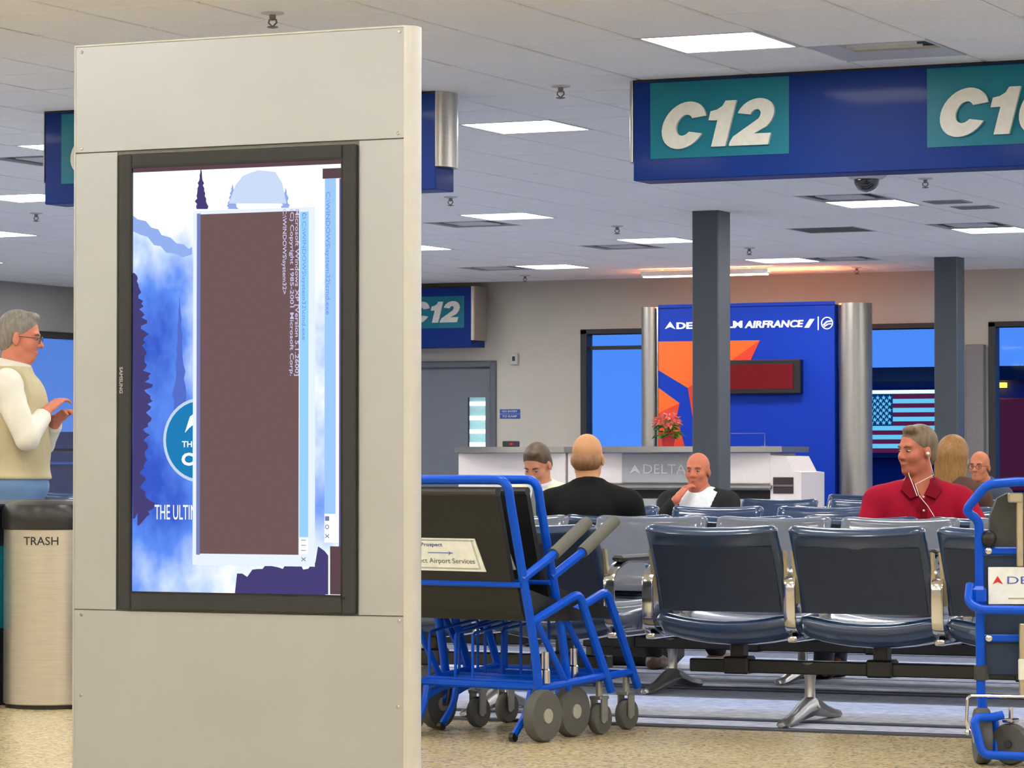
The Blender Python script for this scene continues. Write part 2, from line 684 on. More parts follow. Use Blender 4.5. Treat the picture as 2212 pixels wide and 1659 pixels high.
glass_m = bpy.data.materials.new('window_glass')
glass_m.use_nodes = True
nt = glass_m.node_tree
nt.nodes.clear()
o_ = nt.nodes.new('ShaderNodeOutputMaterial'); t_ = nt.nodes.new('ShaderNodeBsdfTransparent'); g_ = nt.nodes.new('ShaderNodeBsdfGlossy')
mx_ = nt.nodes.new('ShaderNodeMixShader'); lw_ = nt.nodes.new('ShaderNodeLayerWeight'); lw_.inputs[0].default_value = 0.2
t_.inputs[0].default_value = (0.95, 0.97, 1, 1); g_.inputs['Roughness'].default_value = 0.02
ma_ = nt.nodes.new('ShaderNodeMath'); ma_.operation = 'MULTIPLY'; ma_.inputs[1].default_value = 0.35
nt.links.new(lw_.outputs['Fresnel'], ma_.inputs[0]); nt.links.new(ma_.outputs[0], mx_.inputs[0])
nt.links.new(t_.outputs[0], mx_.inputs[1]); nt.links.new(g_.outputs[0], mx_.inputs[2]); nt.links.new(mx_.outputs[0], o_.inputs[0])

for i, (a, b) in enumerate(WX):
    w = bpy.data.objects.new('window_%d' % (i + 1), None)
    col.objects.link(w)
    w.location = ((a + b) / 2, YB, WZ0)
    w['kind'] = 'structure'
    fr = MB()
    for x0, x1, z0, z1 in ((a - 0.045, a + 0.03, WZ0 - 0.04, WZ1 + 0.05), (b - 0.03, b + 0.045, WZ0 - 0.04, WZ1 + 0.05), (a - 0.045, b + 0.045, WZ1 - 0.0, WZ1 + 0.055), (a - 0.045, b + 0.045, WZ0 - 0.05, WZ0 + 0.02)):
        fr.box(x0, x1, YB - 0.03, YB + 0.12, z0, z1, 0.005)
    fr.build('window_frame', frame_m, w, world=True, smooth=0)
    MB().box(a, b, YB + 0.08, YB + 0.09, WZ0, WZ1).build('window_pane', glass_m, w, world=True, smooth=0)
    if i == 0:
        z = aty(1300, 751, YB)[2]
        MB().box(a, b, YB + 0.04, YB + 0.1, z - 0.02, z + 0.02).build('window_transom', frame_m, w, world=True, smooth=0)
w = bpy.data.objects.new('window_4', None)
col.objects.link(w)
w.location = (XL, (LY0 + LY1) / 2, LZ0)
w['kind'] = 'structure'
fr = MB()
for y0, y1, z0, z1 in ((LY0 - 0.04, LY0 + 0.03, LZ0 - 0.04, LZ1 + 0.05), (LY1 - 0.03, LY1 + 0.04, LZ0 - 0.04, LZ1 + 0.05), (LY0, LY1, LZ1 - 0.01, LZ1 + 0.06), (LY0, LY1, LZ0 - 0.05, LZ0 + 0.02)):
    fr.box(XL - 0.1, XL + 0.03, y0, y1, z0, z1, 0.005)
zt = 1.22
fr.box(XL - 0.08, XL - 0.03, LY0, LY1, zt - 0.012, zt + 0.012)
fr.build('window_frame', frame_m, w, world=True, smooth=0)
MB().box(XL - 0.09, XL - 0.08, LY0, LY1, LZ0, LZ1).build('window_pane', glass_m, w, world=True, smooth=0)

# door with a narrow glass lite, bright glowing bars behind it
dr = bpy.data.objects.new('door_1', None)
col.objects.link(dr)
dr.location = ((DX0 + DX1) / 2, YB, 0)
dr['kind'] = 'structure'
door_m = mat('door_paint', (112, 118, 128), 0.45, var=0.02)
df = MB()
df.box(DX0 - 0.05, DX0 + 0.02, YB - 0.03, YB + 0.15, 0.008, DZ + 0.05, 0.006)
df.box(DX1 - 0.02, DX1 + 0.05, YB - 0.03, YB + 0.15, 0.008, DZ + 0.05, 0.006)
df.box(DX0 + 0.02, DX1 - 0.02, YB - 0.03, YB + 0.15, DZ - 0.02, DZ + 0.05, 0.006)
df.build('door_frame', mat('door_frame_paint', (98, 102, 110), 0.45, var=0.02), dr, world=True, smooth=0)
gx0, gx1 = aty(1008, 900, YB)[0], aty(1046, 900, YB)[0]
gz1, gz0 = aty(1025, 858, YB)[2], 0.9
dl = MB()
dl.box(DX0 + 0.02, gx0, YB + 0.03, YB + 0.075, 0.015, DZ - 0.02)
dl.box(gx1, DX1 - 0.02, YB + 0.03, YB + 0.075, 0.015, DZ - 0.02)
dl.box(gx0, gx1, YB + 0.03, YB + 0.075, gz1, DZ - 0.02)
dl.box(gx0, gx1, YB + 0.03, YB + 0.075, 0.015, gz0)
dl.build('door_leaf', door_m, dr, world=True, smooth=0)
MB().box(gx0, gx1, YB + 0.05, YB + 0.056, gz0, gz1).build('door_glass', glass_m, dr, world=True, smooth=0)
hd = MB().tube(rounded([(DX1 - 0.12, YB + 0.03, 1.0), (DX1 - 0.12, YB - 0.03, 1.0), (DX1 - 0.24, YB - 0.03, 1.0)], 0.02), 0.01)
hd.lathe([(0.03, YB + 0.022), (0.03, YB + 0.03)], (DX1 - 0.12, 0, 1.0), 12, 'y')
hd.build('door_handle', chrome_m, dr, world=True)
ps = bpy.data.objects.new('wall_passage', None)
col.objects.link(ps)
ps.location = (DX0, YB + 0.5, 0)
ps['kind'] = 'structure'
MB().box(DX0 - 1.2, DX1 + 0.1, YB + 1.2, YB + 1.25, 0, 2.9).box(DX0 - 1.2, DX0 - 1.15, YB + 0.21, YB + 1.2, 0, 2.9).box(DX1 + 0.06, DX1 + 0.1, YB + 0.21, YB + 1.2, 0, 2.9).build('passage_lining', mat('passage_lining', (150, 180, 180), 0.6), ps, world=True, smooth=0)
for j, yy in enumerate((872, 903, 932, 960)):  # glowing bars where the door glass shows bright streaks
    p = aty(1026, yy, YB + 1.1)
    lt = MB().box(p[0] - 0.16, p[0] + 0.2, YB + 1.1, YB + 1.14, p[2] - 0.022, p[2] + 0.022, 0.008)
    lt.build('passage_lamp', emat('passage_lamp_light', (235, 250, 245), 5.0), None, label='bright bar lamp seen through the narrow door glass, %s of four' % ('topmost', 'second from the top', 'third from the top', 'lowest')[j], category='lamp', group='bar lamps behind the door glass')

# ------------------------------------------------------------------ ceiling: grid, tiles, troffers, vents
GX0, GY0, TX, TY = -5.94, 14.11, 0.611, 0.63
ceil_o = MB().box(XL, XR, YF, YB, CEIL + 0.03, CEIL + 0.1).build('ceiling', grid_m, smooth=0, kind='structure')


def cell(i, k):
    return GX0 + i * TX, GY0 + k * TY


lights = set()
for i in (-21, -17, -13, -9, -4, 0, 4, 8, 12, 16, 20):
    for k in range(-30, 30, 5):
        x, y = cell(i, k)
        if XL + 0.2 < x < XR - 0.7 and YF + 0.2 < y < YB - 0.7:
            lights.add((i, k))
slots = {(-10, 16), (-10, 21), (-14, 25), (-4, 14), (-4, 19), (-8, 25), (-10, 6), (-4, 24), (1, 1)}
grilles = {(-6, 19)}


def to_px(x, y, z):
    d = np.array([x, y, z]) - _O
    zc = d @ _F2
    return 1106 + FPX * (d @ _R) / zc, 829.5 - FPX * (d @ _U2) / zc, zc


seen, rest = [], []
for i in range(-24, 22):
    for k in range(-34, 30):
        x, y = cell(i, k)
        if (i, k) in lights or (i, k) in slots or (i, k) in grilles:
            continue
        if x < XL - 0.01 or x + TX > XR + 0.3 or y + TY > YB + 0.01 or y < YF:
            continue
        if y > 6:
            u, v, zc = to_px(x + TX / 2, y + TY / 2, CEIL)
            if -90 < u < 2300 and -40 < v and not (200 < u < 860 and v > 120):
                seen.append((zc, i, k))
                continue
        rest.append((i, k))
seen.sort()
rest += [(i, k) for _, i, k in seen[300:]]
tm = MB().box(0.008, TX - 0.008, 0.008, TY - 0.008, 0, 0.022, 0.004).mesh('ceiling_tile', 0)
tm.materials.append(tile_m)
for zc, i, k in seen[:300]:
    x, y = cell(i, k)
    t = link('ceiling_tile', tm, None, ceil_o)
    t.location = (x, y, CEIL)
mb = MB()
for i, k in rest:
    x, y = cell(i, k)
    mb.box(max(x, XL) + 0.008, min(x + TX, XR) - 0.008, y + 0.008, y + TY - 0.008, CEIL, CEIL + 0.022)
mb.build('ceiling_tile_field', tile_m, ceil_o, smooth=0, kind='stuff')
# closing strips against the walls
MB().box(XL, XL + 0.05, YF, YB, CEIL, CEIL + 0.03).box(XR - 0.05, XR, YF, YB, CEIL, CEIL + 0.03).build('trim_2', tile_m, smooth=0, kind='structure')

lens_m = emat('troffer_lens', (250, 250, 248), LAMP)
fr_m = mat('troffer_frame', (215, 215, 210), 0.4)
lm = MB().box(0.03, TX - 0.03, 0.03, TY - 0.03, 0.004, 0.012).mesh('lens', 0); lm.materials.append(lens_m)
fmb = MB()
for b_ in ((0.006, 0.03, 0.006, TY - 0.006), (TX - 0.03, TX - 0.006, 0.006, TY - 0.006), (0.03, TX - 0.03, 0.006, 0.03), (0.03, TX - 0.03, TY - 0.03, TY - 0.006)):
    fmb.box(b_[0], b_[1], b_[2], b_[3], 0.0, 0.03)
fm = fmb.mesh('frame', 0); fm.materials.append(fr_m)
ROWW = {0: 'in the row nearest the kiosk top', 5: 'in the row beyond the hanging signs', 10: 'in the third row', 15: 'in the row before the grey columns', 20: 'in the row level with the grey column', 25: 'in the row nearest the back wall'}
NAMED = {(0, 0): 'large square ceiling light above the big C12 sign, nearest light in view',
         (-4, 5): 'square ceiling light between the short sign end and the big C12 sign',
         (-9, 15): 'square ceiling light just right of the kiosk, above a dark outlined vent',
         (-9, 20): 'square ceiling light touching the left side of the nearer grey column',
         (-13, 25): 'square ceiling light above the far C12 sign, near the wall',
         (-13, 20): 'square ceiling light half hidden by the right edge of the kiosk',
         (-9, 25): 'square ceiling light right of the nearer column, above the blue airline backdrop',
         (-4, 15): 'square ceiling light under the dome camera with a dark vent beside it',
         (-4, 20): 'square ceiling light at the right, above the farther grey column',
         (-9, 5): 'square ceiling light cut by the left end of the sign left of the kiosk',
         (-13, 10): 'long looking ceiling light under the bottom edge of the left sign',
         (-17, 15): 'square ceiling light at the far left above the standing man'}
fieldf, fieldl = MB(), MB()
for (i, k) in sorted(lights):
    x, y = cell(i, k)
    lab = NAMED.get((i, k))
    u, v, zc = to_px(x + 0.3, y + 0.3, CEIL)
    grp = None
    if lab is None:
        if not (y > 5 and -60 < u < 2260 and v > -20):
            fieldf.add([(a_ + x, b_ + y, c_ + CEIL) for a_, b_, c_ in fmb.v], fmb.f)
            fieldl.box(x + 0.03, x + TX - 0.03, y + 0.03, y + TY - 0.03, CEIL + 0.004, CEIL + 0.012)
            continue
        lab = 'square ceiling light hidden behind a hanging sign or the kiosk'
        grp = 'ceiling lights hidden from view'
    t = thing('ceiling_light', lab, 'ceiling light', (x, y, CEIL), 0, grp or 'recessed square ceiling lights')
    link('lens', lm, None, t)
    link('frame', fm, None, t)

fieldf.build('light_frame_field', fr_m, ceil_o, smooth=0, kind='stuff')
fieldl.build('light_lens_field', lens_m, ceil_o, smooth=0, kind='stuff')

dk_m = mat('vent_shadow_black', (34, 36, 46), 0.7)
vent_m = mat('vent_paint', (196, 197, 198), 0.5)
slot_b = MB().box(0.01, TX - 0.01, 0.01, TY - 0.01, 0.016, 0.024).mesh('backing', 0); slot_b.materials.append(dk_m)
slot_c = MB().box(0.13, TX - 0.13, 0.14, TY - 0.14, 0.002, 0.014, 0.004).mesh('centre_plate', 0); slot_c.materials.append(vent_m)
sfr = MB()
for b_ in ((0.006, 0.02, 0.006, TY - 0.006), (TX - 0.02, TX - 0.006, 0.006, TY - 0.006), (0.02, TX - 0.02, 0.006, 0.02), (0.02, TX - 0.02, TY - 0.02, TY - 0.006)):
    sfr.box(b_[0], b_[1], b_[2], b_[3], 0.0, 0.028)
slot_f = sfr.mesh('frame', 0); slot_f.materials.append(vent_m)
VN = {(-10, 16): 'square slot vent with a dark outline right of the kiosk', (-10, 21): 'square slot vent with a dark outline left of the nearer column',
      (-14, 25): 'square slot vent with a dark outline near the back wall, beside the light', (-4, 14): 'square slot vent with a dark outline touching the light under the dome camera',
      (-4, 19): 'square slot vent with a dark outline at the right, before the farther column', (-8, 25): 'square slot vent with a dark outline touching the light above the airline backdrop',
      (-10, 6): 'square slot vent with a dark outline at the far left beside the left sign', (-4, 24): 'square slot vent at the right edge above the farther column'}
for (i, k), lab in VN.items():
    x, y = cell(i, k)
    t = thing('ceiling_vent', lab, 'vent', (x, y, CEIL), 0, 'outlined square vents')
    link('backing', slot_b, None, t); link('centre_plate', slot_c, None, t); link('frame', slot_f, None, t)
x, y = cell(1, 1)
t = thing('ceiling_vent', 'white ceiling vent with dark louvre slots above the big gate sign', 'vent', (x, y, CEIL))
MB().box(0.01, TX - 0.01, 0.01, TY - 0.01, 0.018, 0.024).build('backing', dk_m, t, smooth=0)
link('frame', slot_f, None, t)
MB().box(0.02, 0.16, 0.02, TY - 0.02, 0.0, 0.014).box(0.16, TX - 0.02, TY - 0.34, TY - 0.02, 0.0, 0.014).build('face_plate', vent_m, t, smooth=0)
for q in range(2):
    MB().prism_x([(0.14 + q * 0.09, 0.016), (0.15 + q * 0.09, 0.004), (0.156 + q * 0.09, 0.004), (0.146 + q * 0.09, 0.016)], 0.16, TX - 0.10).build('louvre', vent_m, t, smooth=0)
for (i, k) in grilles:
    x, y = cell(i, k)
    t = thing('return_grille', 'grey green square return air grille between the column and the light row', 'vent', (x, y, CEIL))
    MB().box(0.01, TX - 0.01, 0.01, TY - 0.01, 0.012, 0.022).build('backing', mat('grille_dark', (96, 98, 92), 0.7), t, smooth=0)
    link('frame', slot_f, None, t)
    g = MB()
    for q in range(22):
        g.box(0.02, TX - 0.02, 0.03 + q * 0.0262, 0.036 + q * 0.0262, 0.002, 0.012)
    g.build('grille_bars', mat('grille_paint', (120, 122, 116), 0.6), t, smooth=0, kind='stuff')
for (x, y, lab) in ((-7.65, 23.75, 'small square speaker grille in the ceiling right of the dome camera, nearer one'), (-7.62, 24.35, 'small square speaker grille in the ceiling right of the dome camera, farther one')):
    t = thing('speaker_grille', lab, 'vent', (x, y, CEIL))
    MB().box(0, 0.31, 0, 0.28, -0.006, 0.002, 0.003).build('plate', mat('speaker_grille_paint', (150, 151, 152), 0.7), t, smooth=0)
    MB().box(0.03, 0.28, 0.03, 0.25, -0.009, -0.005).build('perforated_face', mat('speaker_face', (118, 119, 122), 0.8), t, smooth=0)

# sprinkler heads
brass_m = mat('sprinkler_metal', (120, 112, 104), 0.4, 0.6)
SP = [(-7.02, 12.63, 'above the top of the kiosk'), (-7.02, 15.71, 'left of the big gate sign'), (-10.68, 21.91, 'below the short blue sign end'), (-10.74, 25.18, 'left of the nearer column'),
      (-14.44, 31.4, 'near the back wall above the far sign'), (-7.02, 21.87, 'right of the dome camera'), (-10.73, 28.22, 'just right of the nearer column'), (-10.83, 31.5, 'near the back wall above the backdrop'), (-14.32, 21.96, 'at the far left below the left sign')]
for x, y, w_ in SP:
    t = thing('sprinkler_head', 'small metal fire sprinkler head in the ceiling %s' % w_, 'sprinkler', (x, y, CEIL))
    MB().lathe([(0.05, 0.0), (0.05, -0.006), (0.03, -0.01)], n=16).build('escutcheon', vent_m, t)
    MB().lathe([(0.014, -0.008), (0.014, -0.03), (0.008, -0.034)], n=10).build('body', brass_m, t)
    MB().tube([(-0.016, 0, -0.03), (-0.02, 0, -0.045), (0, 0, -0.062), (0.02, 0, -0.045), (0.016, 0, -0.03)], 0.004, 6).build('yoke', brass_m, t)
    MB().lathe([(0.024, -0.062), (0.024, -0.066), (0.004, -0.07)], n=12).build('deflector', brass_m, t)

# dome camera
p = atz(1872, 378, CEIL)
t = thing('dome_camera', 'black glass dome security camera on a white ceiling plate below the big sign', 'camera', (p[0], p[1], CEIL))
MB().lathe([(0.135, 0.0), (0.135, -0.012), (0.11, -0.028), (0.09, -0.03)], n=28).build('mount_plate', vent_m, t)
MB().lathe([(0.086, -0.026), (0.088, -0.04), (0.08, -0.07), (0.058, -0.098), (0.03, -0.113), (0.004, -0.118)], n=24).build('dome', mat('dome_glass', (14, 14, 16), 0.08, coat=1.0), t)

# warm strip light over the backdrop
a = aty(1388, 577, 30.9); b = aty(1662, 577, 30.9)
t = thing('strip_light', 'long thin warm strip light hanging under the ceiling above the airline backdrop', 'ceiling light', ((a[0] + b[0]) / 2, 30.9, CEIL))
hw = (b[0] - a[0]) / 2
MB().box(-hw, hw, -0.05, 0.05, -0.075, -0.06, 0.004).box(-hw, hw, -0.055, -0.045, -0.075, -0.024, 0.002).box(-hw, hw, 0.045, 0.055, -0.075, -0.024, 0.002).build('housing', fr_m, t, smooth=0)
MB().box(-hw * 0.7, -hw * 0.7 + 0.02, -0.01, 0.01, -0.04, 0.0).box(hw * 0.7 - 0.02, hw * 0.7, -0.01, 0.01, -0.04, 0.0).build('bracket', fr_m, t, smooth=0)
MB().box(-hw + 0.02, hw - 0.02, -0.04, 0.04, -0.088, -0.074, 0.004).build('diffuser', emat('strip_light_light', (255, 240, 220), 9), t, smooth=0)
MB().box(-hw + 0.02, hw - 0.02, -0.03, 0.03, -0.06, -0.05).build('uplight_diffuser', emat('strip_uplight', (255, 150, 90), 20), t, smooth=0)  # upward emitter added to tint the ceiling orange, not a known lamp
MATS['strip_uplight'].name = 'strip_uplight'

# ------------------------------------------------------------------ columns
colm = mat('column_paint', (70, 76, 83), 0.5, scale=6, var=0.04)
for (u0, u1, u2, y0, lab) in ((1495, 1552, 1580, 23.95, 1), (2018, 2068, 2086, 30.28, 2)):
    x0 = aty(u0, 800, y0)[0]; x1 = aty(u1, 800, y0)[0]
    dep = 0.26 if lab == 1 else 0.24
    c_ = MB().box(x0, x1, y0, y0 + dep, 0.008, CEIL + 0.02, 0.008)
    cc = c_.build('trim_%d' % (lab + 2), colm, smooth=0, kind='structure')
    cb = MB().box(x0 - 0.012, x1 + 0.012, y0 - 0.012, y0 + dep + 0.012, 0.006, 0.12, 0.004).build('column_base', steel_m, cc, smooth=0)
# grey metal chase on the wall right of the far column
a = aty(2091, 745, YB); b = aty(2130, 745, YB)
MB().box(a[0], b[0], YB - 0.1, YB + 0.01, 0.008, a[2], 0.006).build('trim_5', mat('chase_paint', (132, 130, 130), 0.5), smooth=0, kind='structure')

# ------------------------------------------------------------------ outside: apron, terminal with a lit flag
out_m = mat('apron_concrete', (40, 44, 60), 0.9)
MB().box(-160, 90, YB + 0.3, 190, -4.2, -4.0).build('ground_apron', out_m, smooth=0, kind='structure')
MB().box(-160, XL - 0.3, -60, YB + 0.3, -4.2, -4.0).build('ground_side', out_m, smooth=0, kind='structure')
dkb = mat('far_building_wall', (34, 56, 120), 0.8)
FYD = 78.0
t = thing('terminal_building', 'dark flat roofed airport building behind the windows with an illuminated flag', 'building', (aty(1950, 900, FYD)[0], FYD, -4))
p0 = aty(1780, 826, FYD); p1 = aty(2700, 826, FYD)
bx0, bx1 = p0[0], p1[0]
MB().box(bx0, bx1, FYD + 0.1, FYD + 14, -4, p0[2]).build('wall', dkb, t, world=True, smooth=0)
MB().box(bx0 - 0.3, bx1 + 0.3, FYD - 0.1, FYD + 14.3, p0[2], p0[2] + 0.35).build('roof_edge', mat('roof_edge_dark', (20, 30, 62), 0.7), t, world=True, smooth=0)
# red reflection in the right window, put in as dim glowing panels
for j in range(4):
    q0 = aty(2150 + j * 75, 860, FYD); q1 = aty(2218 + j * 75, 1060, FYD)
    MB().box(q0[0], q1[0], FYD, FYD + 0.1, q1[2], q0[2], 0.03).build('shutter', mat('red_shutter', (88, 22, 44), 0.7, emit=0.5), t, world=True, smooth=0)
l0 = aty(2160, 832, FYD)
MB().box(l0[0] - 0.15, l0[0] + 0.15, FYD - 0.1, FYD + 0.1, l0[2] - 0.06, l0[2] + 0.06).build('wall_lamp', emat('sodium_lamp', (255, 180, 60), 4), t, world=True)
# far low building left
FY2 = 120.0
t = thing('airfield_shed', 'dark low building on the horizon behind the left window', 'building', (aty(120, 960, FY2)[0], FY2, -4))
q0 = aty(-300, 935, FY2); q1 = aty(700, 935, FY2)
MB().box(q0[0], q1[0], FY2, FY2 + 10, -4, q0[2]).build('wall', dkb, t, world=True, smooth=0)
MB().box(q0[0], q1[0], FY2 - 0.2, FY2 + 0.1, aty(0, 1003, FY2)[2], aty(0, 998, FY2)[2]).build('eaves_band', mat('band_blue', (70, 110, 190), 0.5, emit=0.3), t, world=True, smooth=0)
# flag
FD = FYD - 0.25
fx0, fx1 = aty(1852, 900, FD)[0], aty(2046, 900, FD)[0]
fz1, fz0 = aty(1950, 852, FD)[2], aty(1950, 978, FD)[2]
t = thing('lit_flag', 'lit United States flag with white stars and stripes behind the second window', 'flag', ((fx0 + fx1) / 2, FD, fz0))
sh = (fz1 - fz0) / 13
MB().box(fx0 - 0.1, fx1 + 0.1, FD, FD + 0.2, fz0 - 0.12, fz1 + 0.12).build('backing_board', mat('flag_board', (20, 40, 90), 0.6), t, world=True, smooth=0)
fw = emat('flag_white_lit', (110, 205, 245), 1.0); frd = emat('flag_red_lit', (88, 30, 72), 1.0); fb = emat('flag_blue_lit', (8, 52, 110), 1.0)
cxe = fx0 + (fx1 - fx0) * 0.40
for s_ in range(13):
    z1 = fz1 - s_ * sh
    x0 = cxe if s_ < 7 else fx0
    MB().box(x0, fx1, FD - 0.02, FD, z1 - sh, z1).build('stripe', frd if s_ % 2 == 0 else fw, t, world=True, smooth=0)
MB().box(fx0, cxe, FD - 0.02, FD, fz1 - 7 * sh, fz1).build('canton', fb, t, world=True, smooth=0)
star = MB()
for r_ in range(9):
    nst = 6 if r_ % 2 == 0 else 5
    for c_ in range(nst):
        sx = fx0 + (cxe - fx0) * ((2 * c_ + 1 + (r_ % 2)) / 12); sz = fz1 - 7 * sh * (r_ + 1) / 10
        star.prism([(sx + (0.058 if q % 2 == 0 else 0.023) * math.sin(q * math.pi / 5), sz + (0.058 if q % 2 == 0 else 0.023) * math.cos(q * math.pi / 5)) for q in range(10)], FD - 0.04, FD - 0.02)
star.build('stars', fw, t, world=True, smooth=0, kind='stuff')
for j in range(5):
    sx = fx0 + (fx1 - fx0) * (j + 0.5) / 5
    MB().box(sx - 0.22, sx + 0.22, FD - 0.25, FD - 0.05, fz1 + 0.02, fz1 + 0.1).build('flood_lamp', emat('flood_lamp_light', (190, 255, 250), 2.0), t, world=True, smooth=0)

# ------------------------------------------------------------------ information kiosk (front face in the plane y = KY)
KY = 6.83
kio_m = mat('kiosk_aluminium', (183, 186, 190), 0.42, 0.8, scale=3, var=0.03)
kio_t = mat('kiosk_trim', (200, 200, 198), 0.36, 0.5, var=0.02)


def K(u, v):
    p = aty(u, v, KY)
    return p[0], p[2]


kx0, kx1 = K(163, 500)[0], K(872, 500)[0]
ktop = K(518, 80.5)[1]
t = kiosk = thing('information_kiosk', 'tall brushed aluminium information kiosk with an upright screen', 'kiosk', ((kx0 + kx1) / 2, KY, 0))
MB().box(kx0 + 0.004, kx1 - 0.004, KY + 0.005, KY + 0.066, 0.0, ktop - 0.003).build('core', mat('kiosk_core', (120, 118, 112), 0.5), t, world=True, smooth=0)
sx0, sx1 = K(252, 800)[0], K(775, 800)[0]
zu = K(518, 315)[1]; zl = K(518, 1324)[1]
MB().box(kx0, kx1, KY, KY + 0.006, zu + 0.001, ktop, 0.001).build('top_panel', kio_m, t, world=True, smooth=0)
MB().box(kx0, kx1, KY, KY + 0.006, 0.0, zl - 0.001, 0.001).build('lower_panel', kio_m, t, world=True, smooth=0)
MB().box(kx0, sx0, KY, KY + 0.006, zl + 0.001, zu - 0.001, 0.001).build('side_panel', kio_m, t, world=True, smooth=0)
MB().box(sx1, kx1, KY, KY + 0.006, zl + 0.001, zu - 0.001, 0.001).build('side_panel', kio_m, t, world=True, smooth=0)
prof = [(0.0, 0.0), (0.010, 0.002), (0.018, 0.010), (0.022, 0.022), (0.022, 0.044), (0.018, 0.056), (0.010, 0.064), (0.0, 0.066)]
L = [[(kx1 + a, KY + b, z) for a, b in prof] for z in (0, ktop + 0.004)]
MB().loops(L).build('edge_post', kio_t, t, world=True, smooth=50)
L = [[(kx0 - a * 0.6, KY + b, z) for a, b in prof[::-1]] for z in (0, ktop + 0.004)]
MB().loops(L).build('edge_post', kio_t, t, world=True, smooth=50)
MB().box(kx0, kx1, KY - 0.001, KY + 0.066, ktop, ktop + 0.005, 0.001).build('top_cap', kio_t, t, world=True, smooth=0)
MB().box(kx0 + 0.16, kx1 - 0.16, KY + 0.066, KY + 0.12, 0.55, 1.8, 0.01).build('rear_housing', dark_m, t, world=True, smooth=0)
for u, v in ((177, 113), (863, 68), (177, 321), (860, 288), (176, 1328), (862, 1341), (175, 1502), (860, 1527)):
    x, z = K(u, v)
    MB().lathe([(0.0045, KY), (0.0045, KY - 0.0015), (0.003, KY - 0.003)], (x, 0, z), 10, 'y').build('screw', chrome_m, t, world=True)
# screen housing
bz_m = mat('bezel_plastic', (52, 54, 56), 0.42, spec=0.3)
fx0_, fx1_ = K(262, 800)[0], K(772, 800)[0]
fz1_, fz0_ = K(518, 328 - 5)[1], K(518, 1321)[1]
px0, px1 = K(288, 800)[0], K(743, 800)[0]
pz1, pz0 = K(518, 352)[1], K(518, 1283)[1]
mon = MB()
mon.box(fx0_, px0, KY - 0.012, KY + 0.006, fz0_, fz1_, 0.003).box(px1, fx1_, KY - 0.012, KY + 0.006, fz0_, fz1_, 0.003)
mon.box(px0, px1, KY - 0.012, KY + 0.006, fz0_, pz0, 0.003).box(px0, px1, KY - 0.012, KY + 0.006, pz1, fz1_, 0.003)
mo = mon.build('monitor_bezel', bz_m, t, world=True, smooth=0)
MB().box(sx0, fx0_, KY + 0.001, KY + 0.005, fz0_, fz1_).build('monitor_gap', black_m, t, world=True, smooth=0)
text_on_wall('maker_name', 'SAMSUNG', K(264, 800)[0], K(271, 800)[0], K(267, 850)[1], K(267, 793)[1], KY - 0.012, mat('bezel_print', (170, 170, 168), 0.5), mo, 0.0008, 0.02, down=True)
MB().lathe([(0.003, KY - 0.012), (0.003, KY - 0.014)], (K(748, 1292)[0], 0, K(748, 1292)[1]), 10, 'y').build('status_light', emat('status_light', (40, 90, 60), 0.5), mo, world=True)
# inner edge (dark recess)
rc = MB()
for x0, x1, z0, z1 in ((px0 - 0.003, px0 + 0.002, pz0, pz1), (px1 - 0.002, px1 + 0.003, pz0, pz1), (px0, px1, pz0 - 0.003, pz0 + 0.002), (px0, px1, pz1 - 0.003, pz1 + 0.003)):
    rc.box(x0, x1, KY - 0.0125, KY + 0.004, z0, z1)
rc.build('screen_recess', black_m, mo, world=True, smooth=0)


